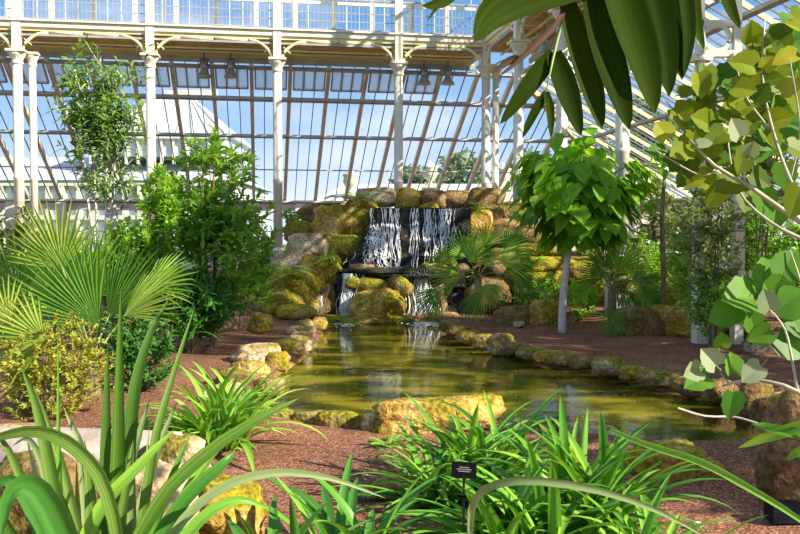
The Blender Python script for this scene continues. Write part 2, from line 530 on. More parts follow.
wm = MB()
cxp = sum(p.x for p in POND) / len(POND); cyp = sum(p.y for p in POND) / len(POND)
ring = []
for i, p in enumerate(POND):
    a, b = POND[i - 1], POND[(i + 1) % len(POND)]
    e = Vector((b.x - a.x, b.y - a.y, 0)).normalized()
    nrm = Vector((e.y, -e.x, 0))
    q1 = p + nrm * .2
    ring.append(q1 if pond_sd(q1.x, q1.y) > 0 else p - nrm * .2)
wm.v = [(p.x, p.y, 0) for p in ring]
wm.f = [tuple(reversed(range(len(ring))))]
wo = wm.build('pond_water', M['water'])
tag(wo, 'still olive green pond water below the waterfall', 'pond', kind='stuff')
# floating specks
rnd = random.Random(5)
sp = MB()
for _ in range(420):
    c = G(rnd.uniform(300, 760), rnd.choice((rnd.uniform(355, 400), rnd.uniform(365, 445))), 0)
    if pond_sd(c.x, c.y) > -.15: continue
    r = rnd.uniform(.003, .007)
    sp.lathe((c.x, c.y, .001), [(r, 0), (r * .6, .003)], 5)
tag(sp.build('pollen_specks', solid_mat('speck', (.40, .38, .20), None, .8)), 'tiny pale specks floating on the pond', 'pollen', kind='stuff')

# ---- iron columns
SA = [-14.475 + 3.86 * k for k in range(-2, 4)]
TB = [-3.6 * k for k in range(1, 7)]
def column(s, t, label, r=.145, group='white iron columns under the gallery', capital=True, top=8.2, up=True):
    base = W(s, t, .12)
    o = thing('iron_column', base, label, 'column', group)
    m = MB()
    m.lathe(base, [(r, 1.2), (r, 3.4), (r * 1.12, 3.42), (r * 1.12, 3.48), (r, 3.5), (r * .96, 6.85)], 14)
    m.build('shaft', M['white'], o, True)
    m = MB()
    m.box(base + UZ * .55, (r * 3.4, r * 3.4, 1.1), AX)
    m.box(base + UZ * 1.13, (r * 2.9, r * 2.9, .1), AX)
    m.lathe(base, [(r * 1.35, 1.18), (r * 1.3, 1.26), (r, 1.34)], 14)
    m.build('pedestal', M['white'], o)
    m = MB()
    m.lathe(base, [(r * .96, 6.83), (r * 1.2, 6.86), (r * 1.2, 6.92), (r * 1.05, 6.95), (r * 1.25, 7.02), (r * 1.7, 7.12), (r * 1.75, 7.2)], 14)
    m.box(base + UZ * 7.23, (r * 3.8, r * 3.8, .07), AX)
    m.build('capital', M['white'], o)
    if up:
        m = MB()
        m.box(base + UZ * 9.6, (r * 1.7, r * 1.7, 4.7), AX)
        m.build('upper_post', M['white'], o)
    return o
names = ['far left edge', 'far left edge', 'left of the tall slender shrub', 'just right of the tall slender shrub',
         'above the rocks left of the waterfall', 'directly behind the waterfall top']
for k, s in enumerate(SA):
    if k < 1: continue
    column(s, 0, ['', 'white iron column beyond the left edge of the gallery', 'white iron column at far left above the fan palm',
                  'white iron column behind the tall slender shrub', 'white iron column above the rocks left of the waterfall',
                  'white iron column rising directly behind the waterfall'][k])
column(SA[2] + .34, .35, 'slimmer white iron column touching the far left column', .11, up=False)
column(0, 0, 'white iron column at the inner corner of the gallery')
column(.36, .1, 'slimmer white iron column beside the corner column of the gallery', .11, up=False)
tl = ['first white iron column after the gallery corner, left of the heart-leaved tree',
      'white iron column right behind the crown of the heart-leaved tree',
      'white iron column on the right gallery above the hanging palm leaflet tips',
      'white iron column seen between hanging palm leaflets and lobed branch']
for k in range(3):
    column(0, TB[k], tl[k])

# ---- gallery walkways
def gallery(name_label, along, s0, s1, cols, flip):
    """flip False: far gallery (runs along s, depth along t); True: right gallery (runs along -t, depth along s)"""
    def Q(a, d, z):   # a along, d depth outwards
        return W(a, d, z) if not flip else W(d, -a, z)
    ax = (DA, NA, UZ) if not flip else (-NA, DA, UZ)
    o = thing('gallery_walkway', Q((s0 + s1) / 2, 0, 8.2), name_label, 'gallery')
    L = s1 - s0
    mid = (s0 + s1) / 2
    m = MB()
    m.box(Q(mid, .75, 8.18), (L, 1.6, .08), ax)
    m.build('deck', M['cream'], o)
    m = MB()
    m.box(Q(mid, -.06, 8.16), (L, .08, .16), ax)
    m.box(Q(mid, -.09, 8.27), (L, .16, .05), ax)
    m.build('fascia', M['white'], o)
    m = MB()
    n = int(L / .643)
    for i in range(n + 1):
        a = s0 + .643 * i
        m.box(Q(a, .75, 8.07), (.06, 1.5, .14), ax)
    for d in (.35, .75, 1.15):
        m.box(Q(mid, d, 7.98), (L, .05, .06), ax)
    m.build('joists', M['cream'], o)
    m = MB()
    m.box(Q(mid, 1.5, 7.58), (L, .12, .16), ax)
    m.box(Q(mid, 1.5, 7.9), (L, .06, .06), ax)
    m.box(Q(mid, .0, 7.86), (L, .07, .06), ax)
    m.build('back_beam', M['purlin'], o)
    m = MB()
    m.box(Q(mid, 1.56, 7.9), (L, .05, .5), ax)
    m.box(Q(mid, .02, 8.03), (L, .1, .1), ax)
    for d in (.5, 1.0):
        m.box(Q(mid, d, 7.74), (L, .05, .05), ax)
    m.build('valance', M['cream'], o)
    # arched brackets at every column
    for c in cols:
        for sg in (-1, 1):
            m = MB()
            pts = []
            for q in range(9):
                th = pi / 2 * q / 8
                pts.append(Q(c + sg * (.12 + .78 * (1 - cos(th))), 0, 7.2 + .74 * sin(th)))
            if not (s0 - .1 <= c + sg * .7 <= s1 + .1): continue
            m.tube(pts, .05, 8)
            m.tube([pts[-1], Q(c + sg * 1.9, 0, 7.94)], .045, 8)
            m.bar(Q(c + sg * .2, 0, 7.75), Q(c + sg * .42, 0, 7.55), .03, .03)
            m.build('arch_bracket', M['cream'], o, True)
        m = MB()
        pts = [Q(c, .12 + .7 * (1 - cos(pi / 2 * q / 8)), 7.0 + .6 * sin(pi / 2 * q / 8)) for q in range(9)]
        m.tube(pts, .035, 6)
        m.build('cross_bracket', M['white'], o, True)
        m = MB()
        m.box(Q(c, .75, 7.98), (.16, 1.5, .3), ax)
        m.build('cross_beam', M['cream'], o)
    # railing
    m = MB()
    for z in (8.36, 8.62, 8.88, 9.3):
        m.box(Q(mid, 0, z), (L, .025 if z < 9 else .06, .025 if z < 9 else .05), ax)
    n = int(L / .13)
    for i in range(n + 1):
        m.box(Q(s0 + .13 * i, 0, 8.8), (.012, .012, 1.0), ax)
    n = int(L / 1.286)
    for i in range(n + 1):
        m.box(Q(s0 + 1.286 * i, 0, 8.8), (.04, .04, 1.05), ax)
    m.build('railing', M['purlin'], o)
    return o
gallery('cream iron gallery with fine white railing along the far side', DA, -23, 0, [s for s in SA if s > -19] + [0], False)
gallery('cream iron gallery running overhead from the corner towards the camera', NA, 0, 22, [3.6 * k for k in range(0, 7)], True)

# ---- clerestory above the gallery
def clerestory(idx, s0, s1, flip):
    def Q(a, d, z):
        return W(a, d, z) if not flip else W(d, -a, z)
    ax = (DA, NA, UZ) if not flip else (-NA, DA, UZ)
    m = MB()
    n = int((s1 - s0) / 1.286)
    for i in range(n + 1):
        m.box(Q(s1 - 1.286 * i, 1.6, 10.2), (.15, .12, 4.0), ax)
        for q in (1, 2):
            m.box(Q(s1 - 1.286 * i - .43 * q, 1.6, 10.2), (.022, .04, 4.0), ax)
    for z in (8.35, 9.6, 12.2):
        m.box(Q((s0 + s1) / 2, 1.6, z), (s1 - s0, .1, .1), ax)
    o = m.build('window_%d' % idx, M['timber'])
    tag(o, kind='structure')
    g = MB()
    g.box(Q((s0 + s1) / 2, 1.6, 10.3), (s1 - s0, .01, 3.8), ax)
    g.build('pane', M['glass'], o)
clerestory(1, -23, 1.6, False)
clerestory(2, -1.6, 18, True)

# ---- sloping glazed aisle roofs and their low walls
TR0, TR1 = 1.5, 9.4
ZR0, ZR1 = 7.48, 3.30
def zr(d): return ZR0 + (ZR1 - ZR0) * (d - TR0) / (TR1 - TR0)
def aisle(idx, a_far, flip):
    """a runs from the corner (a=0) away along the gallery; d outwards"""
    def Q(a, d, z):
        return W(-a, d, z) if not flip else W(d, -a, z)
    sl = (Q(0, TR1, ZR1) - Q(0, TR0, ZR0)).normalized()
    along = (Q(1, 0, 0) - Q(0, 0, 0))
    nrm = along.cross(sl).normalized()
    root = thing('ceiling', Q(a_far / 2, TR0, 0), None, None, kind='structure')
    raf, bar, pur, vent, fro = MB(), MB(), MB(), MB(), MB()
    a = a_far
    k = 0
    n = int((a_far + TR1) / .4287)
    for i in range(n + 1):
        a = a_far - .4287 * i
        d0 = TR0 if a > -TR0 else -a
        if d0 > TR1 - .3: break
        p0, p1 = Q(a, d0, zr(d0)), Q(a, TR1, ZR1)
        if i % 3 == 0:
            raf.bar(p0, p1, .13 if not flip else .06, .18 if not flip else .12, nrm)
        else:
            bar.bar(p0 , p1, .028, .05, nrm)
    raf.bar(Q(-TR0, TR0, ZR0), Q(-TR1, TR1, ZR1), .16, .26)
    for d, w in ((TR0 + .05, .1), (3.05, .12), (5.05, .10), (7.1, .035), (TR1, .14)):
        pur.bar(Q(a_far, d, zr(d) - .08), Q(-d, d, zr(d) - .08), w, w * 1.1, nrm)
    # ventilator frames below the gallery
    for i in range(int((a_far) / 1.286)):
        a0 = a_far - 1.286 * i - .12
        a1 = a0 - 1.04
        vent.bar(Q(a0, 2.35, zr(2.35) - .2), Q(a1, 2.35, zr(2.35) - .2), .05, .07, nrm)
        p0_, p1_ = Q(a0, 1.62, zr(1.62) - .12), Q(a0, 2.35, zr(2.35) - .22)
        fro.bar((p0_ + Q(a1, 1.62, zr(1.62) - .12)) / 2, (p1_ + Q(a1, 2.35, zr(2.35) - .22)) / 2, 1.04, .02, nrm)
        for q in (.0, .33, .66, 1.0):
            aa = a0 + (a1 - a0) * q
            vent.bar(Q(aa, 1.6, zr(1.6) - .1), Q(aa, 2.35, zr(2.35) - .2), .05, .08, nrm)
    raf.build('rafters', M['timber' if not flip else 'cream'], root)
    bar.build('glazing_bars', M['barmetal'], root)
    pur.build('purlins', M['purlin'], root)
    vent.build('ventilators', M['purlin'], root)
    fro.build('frosted_panes', M['frost'], root)
    g = MB()
    g.add([Q(a_far, TR0, zr(TR0) + .02), Q(-TR0, TR0, zr(TR0) + .02), Q(-TR1, TR1, zr(TR1) + .02), Q(a_far, TR1, zr(TR1) + .02)], [(0, 1, 2, 3)])
    g.build('glass_panes', M['glass'], root)
    # low wall under the glazing
    ax = (DA, NA, UZ) if not flip else (-NA, DA, UZ)
    L = a_far + TR1
    mid = (a_far - TR1) / 2
    wmm = MB()
    wmm.box(Q(mid, TR1 + .1, .45), (L, .3, 1.3), ax)
    wmm.box(Q(mid, TR1 + .1, 3.08), (L, .26, .42), ax)
    wmm.box(Q(mid, TR1 - .05, 3.27), (L, .5, .08), ax)
    wmm.box(Q(mid, TR1 - .05, 1.1), (L, .5, .07), ax)
    n = int(L / 1.93)
    for i in range(n + 1):
        wmm.box(Q(a_far - 1.93 * i, TR1, 1.6), (.42, .5, 3.2), ax)
    wl_ = wmm.build('wall_north' if not flip else 'wall_east', M['wall'])
    tag(wl_, kind='structure')
    fr, gl = MB(), MB()
    for i in range(n):
        a0 = a_far - 1.93 * i - .21
        for q in (0, .5, 1):
            fr.box(Q(a0 - 1.51 * q, TR1 + .05, 1.98), (.06, .06, 1.75), ax)
        fr.box(Q(a0 - .755, TR1 + .05, 2.0), (1.51, .05, .05), ax)
        gl.box(Q(a0 - .755, TR1 + .06, 1.98), (1.5, .01, 1.75), ax)
    w = fr.build('window_%d' % idx, M['white']); tag(w, kind='structure')
    gl.build('pane', M['glass'], w)
aisle(3, 23, False)
aisle(4, 22, True)

# ---- ring-and-post screen by the right gallery
o = thing('ring_frieze', P(716, 60, 13.6), 'white iron screen with a round ring between two posts, upper right', 'screen')
for px, w in ((700, .19), (737, .15)):
    m = MB()
    a, b = P(px, 300, 13.6), P(px, 58, 13.6)
    base = Vector((a.x, a.y, .12))
    m.box(base + UZ * ((b.z - .12) / 2), (w, w, b.z - .12), AX)
    m.box(Vector((b.x, b.y, b.z)), (w * 1.5, w * 1.5, .12), AX)
    m.build('post', M['white'], o)
m = MB()
c = P(716, 38, 13.6)
for rr in (.185, ):
    m.tube([c + Vector((cos(t * pi / 12) * .21, 0, sin(t * pi / 12) * .21)) for t in range(25)], .045, 8, False)
m.build('ring', M['white'], o, True)
m = MB()
for yy in (24, 54):
    a = P(700, yy, 13.6); b = P(737, yy, 13.6)
    m.bar(a, b, .12, .10)
for px in (700, 737):
    m.bar(P(px, 60, 13.6), P(px, -40, 13.6), .12, .12)
m.build('beams', M['white'], o)

# ---- bell-shaped lamps under the gallery
def bell_lamp(px, py, Y, label):
    c = P(px, py, Y)
    o = thing('bell_lamp', c, label, 'lamp', 'bell lamps hanging under the gallery')
    m = MB()
    m.lathe(c, [(.225, -.15), (.235, -.15), (.21, -.08), (.14, .03), (.10, .10), (.10, .16)], 18)
    m.build('shade', M['lamp'], o, True)
    m = MB()
    m.lathe(c, [(.11, .14), (.12, .18), (.12, .36), (.07, .40)], 14)
    m.build('housing', M['lamp'], o, True)
    m = MB()
    m.tube([c + UZ * .38, c + UZ * .66], .025, 6)
    m.bar(c + Vector((-.13, 0, .2)), c + Vector((-.13, 0, .46)), .02, .02)
    m.bar(c + Vector((.13, 0, .2)), c + Vector((.13, 0, .46)), .02, .02)
    m.bar(c + Vector((-.13, 0, .46)), c + Vector((.13, 0, .46)), .02, .02)
    m.build('hanger', M['barmetal'], o)
    m = MB()
    m.lathe(c, [(.19, -.135), (.17, -.12)], 18)
    m.build('lens', M['white'], o)
bell_lamp(204, 73, 28.2, 'grey bell lamp under the far gallery, left one of the left pair')
bell_lamp(231, 73, 28.3, 'grey bell lamp under the far gallery, right one of the left pair')
bell_lamp(424, 80, 29.3, 'grey bell lamp under the far gallery, left one beside the corner')
bell_lamp(448, 80, 29.4, 'grey bell lamp under the far gallery, nearest the gallery corner')
bell_lamp(544, 49, 24.0, 'grey bell lamp behind the hanging palm leaflets')

# ---- outside: glasshouse wing, urns, trees
o = thing('glasshouse_wing', (-16, 66, 0), 'pale glazed building with ridge cresting beyond the far glass', 'building')
zb = -.3
m = MB()
def hip(m, x0, x1, y0, y1, z0, z1, inset):
    m.add([(x0, y0, z0), (x1, y0, z0), (x1, y1, z0), (x0, y1, z0), (x0 + inset, (y0 + y1) / 2, z1), (x1 - inset, (y0 + y1) / 2, z1)],
          [(0, 1, 5, 4), (1, 2, 5), (2, 3, 4, 5), (3, 0, 4), (3, 2, 1, 0)])
hip(m, -21.5, -11.5, 58, 70, 8.6, 12.2, 4)
hip(m, -34, -10.5, 56, 72, 5.4, 7.6, 4)
m.build('roof', M['roof_ext'], o)
m = MB()
m.box((-16.5, 64, 8.0), (9.2, 11, 1.6)); m.box((-22.2, 64, 2.5), (22.6, 15, 5.6))
m.build('walls', M['roof_ext'], o)
m = MB()
for i in range(23):
    x = -33 + i
    m.box((x, 56.3, 2.6), (.22, .3, 5.2))
for z in (1.2, 3.0, 5.2): m.box((-22.3, 56.3, z), (23, .34, .3))
for i in range(12):
    x = -20.9 + i * .8
    m.box((x, 58.4, 7.6), (.14, .3, 1.9))
m.box((-16.5, 58.3, 8.5), (9.6, .4, .3))
for i in range(40):
    m.box((-17.4 + i * .05 * 2, 64, 12.3), (.06, .06, .5))
for i in range(9):
    x = -20.5 + i * 1.1
    m.bar((x, 58, 8.65), (max(-17.4, min(-15.6, x)), 64, 12.2), .1, .1)
m.build('frame', M['white'], o)
o = thing('pavilion', (10, 70, 0), 'low white pavilion beyond the glass behind the waterfall', 'building')
m = MB(); m.box((6, 70, 1.8), (26, 8, 4.2)); m.build('walls', M['white'], o)
m = MB(); hip(m, -7.5, 19.5, 65.5, 74.5, 3.9, 6.0, 3); m.build('roof', M['roof_ext'], o)
m = MB()
for i in range(14): m.box((-5.6 + i * 1.8, 65.95, 1.9), (1.0, .12, 2.4))
m.build('window', M['barmetal'], o)
def urn(px, py, Y, label):
    c = P(px, py, Y)
    base = Vector((c.x, c.y, -.3))
    o = thing('stone_urn', base, label, 'urn', 'white urns outside the glass')
    h = c.z - .45
    m = MB(); m.box((c.x, c.y, h / 2 - .15), (.7, .7, h + .3)); m.box((c.x, c.y, h + .03), (.85, .85, .12)); m.build('plinth', M['white'], o)
    m = MB(); m.lathe((c.x, c.y, h + .08), [(.24, 0), (.24, .07), (.1, .14), (.1, .22), (.3, .38), (.38, .6), (.33, .78), (.4, .84), (.4, .9), (.2, .98), (.08, 1.1), (.02, 1.2)], 14)
    m.build('bowl', M['white'], o, True)
urn(351, 186, 40, 'white urn outside the glass above the left rocks')
urn(430, 178, 40.5, 'white urn outside the glass right of the column behind the waterfall')
urn(503, 180, 41, 'white urn outside the glass beside the gallery corner column')

# ================================================================== ROCKS
def ico(sub):
    import bmesh
    bm = bmesh.new()
    bmesh.ops.create_icosphere(bm, subdivisions=sub, radius=1)
    v = [x.co.copy() for x in bm.verts]
    f = [tuple(q.index for q in x.verts) for x in bm.faces]
    bm.free()
    return v, f
ICO = {s: ico(s) for s in (2, 3, 4)}
rock_n = [0]
def rock_mesh(c, size, seed, sub=3, p=4.0, rot=0, rough=1.0):
    vs0, fs = ICO[sub]
    off = Vector((seed * 7.3, seed * 3.1, seed * 1.7))
    rp = random.Random(seed * 13 + 5)
    planes = []
    for _ in range(9):
        nn = Vector((rp.gauss(0, 1), rp.gauss(0, 1), rp.gauss(0, .8))).normalized()
        planes.append((nn, rp.uniform(.82, 1.08)))
    ca, sa = cos(rot), sin(rot)
    m = MB()
    out = []
    for d in vs0:
        r = (abs(d.x) ** p + abs(d.y) ** p + abs(d.z) ** p) ** (-1 / p)
        for nn, dist in planes:
            c_ = d.dot(nn)
            if c_ > .3: r = min(r, dist / c_)
        q = d * r
        k = 1 + rough * (.14 * noise.noise(d * 1.1 + off) + .13 * noise.noise(q * 2.6 + off) + .07 * noise.noise(q * 6 + off))
        # ledges: horizontal beds of the stone
        k += rough * .035 * sin(q.z * 9 + 3 * noise.noise(q + off))
        q = q * k
        x, y, z = q.x * size[0] / 2, q.y * size[1] / 2, q.z * size[2] / 2
        out.append((c[0] + x * ca - y * sa, c[1] + x * sa + y * ca, c[2] + z))
    m.add(out, fs)
    return m
def rock(px, py, w, h, mat, label, Y=None, base=None, deep=.8, p=4.0, name='boulder', group=None, sub=3, gz=.12, sink=.15, rough=1.0, rot=None, cat='rock'):
    """stone whose face covers w x h pixels round (px,py)"""
    rock_n[0] += 1
    s = rock_n[0]
    if Y is None:
        b = G(px, (base or py + h / 2), gz)
        Yf = b.y
    else:
        Yf = Y
    wr = w * Yf / F
    hr = h * Yf / F
    dr = max(wr * deep, .12)
    c = P(px, py, Yf + dr * .35)
    if Y is not None and (px > 500 or py > 330):
        c.z = max(c.z, ground_z(c.x, c.y) + .22 * hr)
    rr = random.Random(s)
    m = rock_mesh((c.x, c.y, c.z - hr * sink / 2), (wr * 1.08, dr, hr * (1.12 + sink)), s, sub, p, rr.uniform(-.3, .3) if rot is None else rot, rough)
    o = m.build(name, M[mat], None, True)
    tag(o, label, cat, group)
    return o

R = rock
# --- rockwork of the waterfall, back to front
Yb = 20.9
R(377, 196, 40, 15, 'rock_pale', 'pale rounded stone topping the cascade on its left', Y=Yb, deep=.9)
R(361, 207, 30, 14, 'rock_gold', 'small golden stone at the upper left of the cascade', Y=20.5)
R(408, 198, 26, 19, 'rock_gold', 'orange rounded stone on top of the waterfall centre', Y=20.9, p=3)
R(432, 199, 34, 16, 'rock_brown', 'brown stone on top of the waterfall right of the orange one', Y=20.9)
R(458, 200, 32, 17, 'rock_brown', 'brown flat stone on the rim above the right cascade', Y=21)
R(484, 198, 38, 18, 'rock_brown', 'large brown stone at the right end of the rim', Y=21)
R(512, 214, 40, 22, 'rock_brown', 'brown block beside the rim under the gallery corner', Y=21)
R(429, 209, 18, 10, 'rock_moss', 'small mossy stone splitting the two upper cascades', Y=19.95)
R(474, 222, 38, 26, 'rock_gold', 'ochre square block right of the upper cascade', Y=20.1)
R(494, 213, 20, 14, 'rock_brown', 'dark stone between ochre block and rim', Y=20.4)
R(504, 232, 34, 24, 'rock_brown', 'brown block behind the fan palm by the waterfall', Y=20.2)
R(466, 246, 30, 30, 'rock_moss', 'dark mossy block right beside the cascade', Y=19.8)
R(535, 236, 44, 22, 'rock_brown', 'brown block left under the heart-leaved crown', Y=20)
R(537, 250, 56, 12, 'rock_moss', 'flat mossy slab left of the pale trunk, upper bed', Y=19.4)
R(541, 263, 62, 12, 'rock_gold', 'flat golden slab left of the pale trunk, middle bed', Y=19)
R(530, 280, 60, 20, 'rock_moss', 'mossy block right of the waterfall palm', Y=18.8)
R(505, 265, 36, 30, 'rock_brown', 'brown block hidden behind the waterfall palm fronds', Y=19.2)
R(492, 292, 50, 26, 'rock_brown', 'dark brown stone under the waterfall palm', Y=18.6)
R(460, 280, 30, 30, 'rock_brown', 'dark stone at the right end of the cascade ledge', Y=19)
R(585, 268, 40, 20, 'rock_moss', 'mossy block right behind the pale trunk', Y=19.4)
R(340, 222, 46, 30, 'rock_gold', 'large yellow mossy block left of the upper cascade', Y=20, p=6, sub=4)
R(342, 247, 40, 24, 'rock_moss', 'mossy block under the large yellow block', Y=19.7, p=5)
R(361, 226, 22, 30, 'rock_moss', 'dark mossy stone touching the left edge of the upper cascade', Y=20.15)
R(352, 250, 22, 24, 'rock_brown', 'brown wet stone at the lower left of the upper cascade', Y=19.85)
R(303, 230, 34, 20, 'rock_moss', 'dark mossy block behind the pale boulders on the left', Y=20.4)
R(318, 212, 36, 16, 'rock_brown', 'brown stone at the back left of the rockwork', Y=20.8)
R(307, 247, 42, 24, 'rock_pale', 'pale sandstone boulder left of the yellow block', Y=19.3, sub=4)
R(290, 263, 44, 20, 'rock_pale', 'pale sandstone boulder lower left of the rockwork', Y=19, sub=4)
R(275, 276, 46, 20, 'rock_gold', 'golden boulder above the fern-covered rock', Y=18.8)
R(330, 270, 26, 26, 'rock_moss', 'mossy stone left of the cascade ledge', Y=18.9)
R(310, 285, 26, 52, 'rock_gold', 'tall ochre stone standing left of the cascade', Y=18.6, p=5)
R(283, 292, 52, 36, 'rock_moss', 'mossy rock covered by a fern beside the left bank', Y=18.3, sub=4)
R(325, 300, 20, 30, 'rock_brown', 'brown stone beside the thin left trickle', Y=18.6)
R(297, 311, 38, 11, 'rock_gold', 'low golden stone at the foot of the rockwork, left', Y=17.6)
R(222, 318, 30, 20, 'rock_pale', 'pale stone on the left bank beside the long-leaved plant', gz=.4)
R(260, 322, 24, 16, 'rock_moss', 'yellow mossy stone lying alone on the red mulch', gz=.3)
# --- dark cliff with the cascades
YC = 18.75
def cliff_y(x, z):
    y = YC + .02
    y += .55 * sm(1.06, 1.14, z)
    for zz in (1.42, 1.78, 2.12):
        w = .04 * noise.noise(Vector((x * 2, zz * 5, 0)))
        y += .13 * sm(zz - .03 + w * 2, zz + .03 + w * 2, z)
    y += .10 * noise.cell(Vector((x * 2.3 + int(z * 2.9) * .37, int(z * 2.9), 3)))
    y += .05 * noise.noise(Vector((x * 4, 0, z * 4)))
    return y
o_wf = thing('waterfall', (0, 18.8, 0), 'white waterfall tumbling in two steps over dark rocks into the pond', 'waterfall')
m = MB()
nx, nz = 70, 70
X0, X1 = -1.38, 1.62
for j in range(nz + 1):
    for i in range(nx + 1):
        x = X0 + (X1 - X0) * i / nx
        z = -.45 + 2.92 * j / nz
        y = cliff_y(x, z)
        if x < -.62 - (2.5 - z) * .35 and z > 1.1: y += .8
        m.v.append((x, y, z))
for j in range(nz):
    for i in range(nx):
        a = j * (nx + 1) + i
        m.f.append((a, a + 1, a + nx + 2, a + nx + 1))
n0 = len(m.v)
for i in range(nx + 1):
    x = X0 + (X1 - X0) * i / nx
    m.v.append((x, 21.3, 2.42)); m.v.append((x, 21.3, -.45))
for i in range(nx):
    a = nz * (nx + 1) + i
    m.f.append((a, a + 1, n0 + 2 * i + 2, n0 + 2 * i))
cl = m.build('rock_cliff', M['rock_wet'], None, False)
tag(cl, 'black wet stepped rock face behind the falling water', 'cliff')
rnd = random.Random(11)
def strand(m, x0, z0, x1, z1, w, lift=.03, jit=.02):
    pts, rad = [], []
    n = max(4, int((z0 - z1) / .07))
    ph = rnd.uniform(0, 6)
    cur = None
    for i in range(n + 1):
        t = i / n
        z = z0 + (z1 - z0) * t
        x = x0 + (x1 - x0) * t + jit * sin(ph + t * 9) + rnd.uniform(-.006, .006)
        y = cliff_y(x, z) - lift
        cur = y if cur is None else max(min(cur + .0, y), y - .22) if y > cur else y
        pts.append((x, cur, z)); rad.append(w * rnd.uniform(.5, 1.3) * (.8 + .5 * t))
    m.tube(pts, rad, 5)
up = MB()
def Xp(px, Y=19.6): return (px - 400) / F * Y
for k in range(150):
    if k % 3:
        u_ = rnd.gauss(0, .5)
        zt = rnd.uniform(1.35, 2.2)
        zb_ = max(1.12, zt - rnd.uniform(.12, .5))
        x = Xp(376) + u_ * (2.35 - zt) * .42
        strand(up, x, zt, x + u_ * (zt - zb_) * .42, zb_, rnd.uniform(.004, .011), .06, .03)
    else:
        c = rnd.choice((372, 384, 391, 397, 398, 411, 416))
        x = Xp(c + rnd.gauss(0, 1.2))
        zt = rnd.choice((2.46, 2.46, 2.12, 1.78))
        zb_ = max(1.12, zt - rnd.uniform(.25, 1.3))
        strand(up, x, zt, x + rnd.uniform(-.05, .02), zb_, rnd.uniform(.004, .012))
up.build('upper_left_cascade', M['foam'], o_wf, True)
up = MB()
for k in range(62):
    c = rnd.choice((427, 431, 436, 442, 445, 449, 453))
    x = Xp(c + rnd.gauss(0, 1.2))
    zt = rnd.choice((2.44, 2.44, 2.12, 1.78))
    zb_ = max(1.12, zt - rnd.uniform(.2, 1.0))
    strand(up, x, zt, x - .04, zb_, rnd.uniform(.004, .014))
up.build('upper_right_cascade', M['foam'], o_wf, True)
up = MB()
for k in range(56):
    x = Xp(rnd.gauss(419, 3.4), 18.7)
    strand(up, x, 1.12, x + rnd.uniform(-.04, .12) + (x - Xp(418, 18.7)) * 1.6, -.02, rnd.uniform(.004, .014), rnd.uniform(.05, .2), .04)
up.build('lower_right_fall', M['foam'], o_wf, True)
up = MB()
for k in range(52):
    x = Xp(rnd.gauss(348, 2.2), 18.7)
    strand(up, x, 1.02, x - rnd.uniform(0, .1) + (x - Xp(348, 18.7)) * 1.2, -.02, rnd.uniform(.004, .014), rnd.uniform(.08, .2), .04)
for k in range(8):
    x = Xp(rnd.gauss(321, .8), 18.4)
    strand(up, x, .55, x, .05, rnd.uniform(.005, .01), .3)
for k in range(8):
    x = Xp(rnd.uniform(362, 372), 18.7)
    strand(up, x, 1.1, x - .25, .6, rnd.uniform(.004, .008), .1)
up.build('lower_left_fall', M['foam'], o_wf, True)
# wet ledge and thin water film on it
def film(px0, px1, z, y0, y1, seed, name):
    m = MB()
    x0, x1 = Xp(px0, 18.7), Xp(px1, 18.7)
    n = 40
    for i in range(n + 1):
        t = i / n
        x = x0 + (x1 - x0) * t
        e = .06 * noise.noise(Vector((x * 5, seed, 0)))
        m.v += [(x, y0 + e, z - .015), (x, y0 + e, z + .004), (x, y1 + e, z + .006)]
    for i in range(n):
        a = i * 3
        m.f += [(a, a + 3, a + 4, a + 1), (a + 1, a + 4, a + 5, a + 2)]
    return m.build(name, M['foam'], o_wf, True)
R(396, 272, 92, 9, 'rock_wet', 'dark wet ledge crossing the waterfall at half height', Y=18.5, deep=.35, name='rock_ledge', sub=4, rough=.7, rot=0)
R(434, 267, 26, 8, 'rock_moss', 'thin mossy stone on the right end of the cascade ledge', Y=18.6)
R(362, 268, 24, 7, 'rock_brown', 'thin brown stone on the left end of the cascade ledge', Y=18.6)
# foam where the water lands
m = MB()
for (px, n, wd) in ((344, 150, 7), (424, 190, 9)):
    for k in range(n):
        c = G(px + rnd.gauss(0, wd), 322 + abs(rnd.gauss(0, 2.2)), 0)
        r = rnd.uniform(.01, .035)
        m.lathe((c.x, c.y, -.005), [(r, 0), (r * .9, r * .35), (r * .4, r * .6)], 6)
m.build('foam', M['foam'], o_wf, True)
R(378, 306, 50, 32, 'rock_gold', 'golden mossy boulder between the two lower falls', Y=18.1, sub=4, p=3.4)
R(366, 322, 52, 9, 'rock_moss', 'flat mossy stone at water level between the lower falls', Y=17.9, deep=.6)
R(402, 320, 30, 10, 'rock_moss', 'dark mossy stone at water level beside the right lower fall', Y=18.1)
R(399, 284, 26, 20, 'rock_moss', 'small mossy stone above the golden boulder', Y=18.4)
R(376, 286, 40, 18, 'rock_moss', 'dark mossy stone under the middle of the wet ledge', Y=18.5)
R(326, 319, 34, 9, 'rock_moss', 'flat dark stone where the left trickle lands', Y=18)
R(352, 282, 14, 10, 'rock_moss', 'small stone beside the left lower fall', Y=18.4)
R(444, 318, 30, 12, 'rock_brown', 'brown stone at water level right of the falls', Y=18.2)
R(440, 300, 16, 30, 'rock_brown', 'narrow dark stone right of the lower fall', Y=18.7)

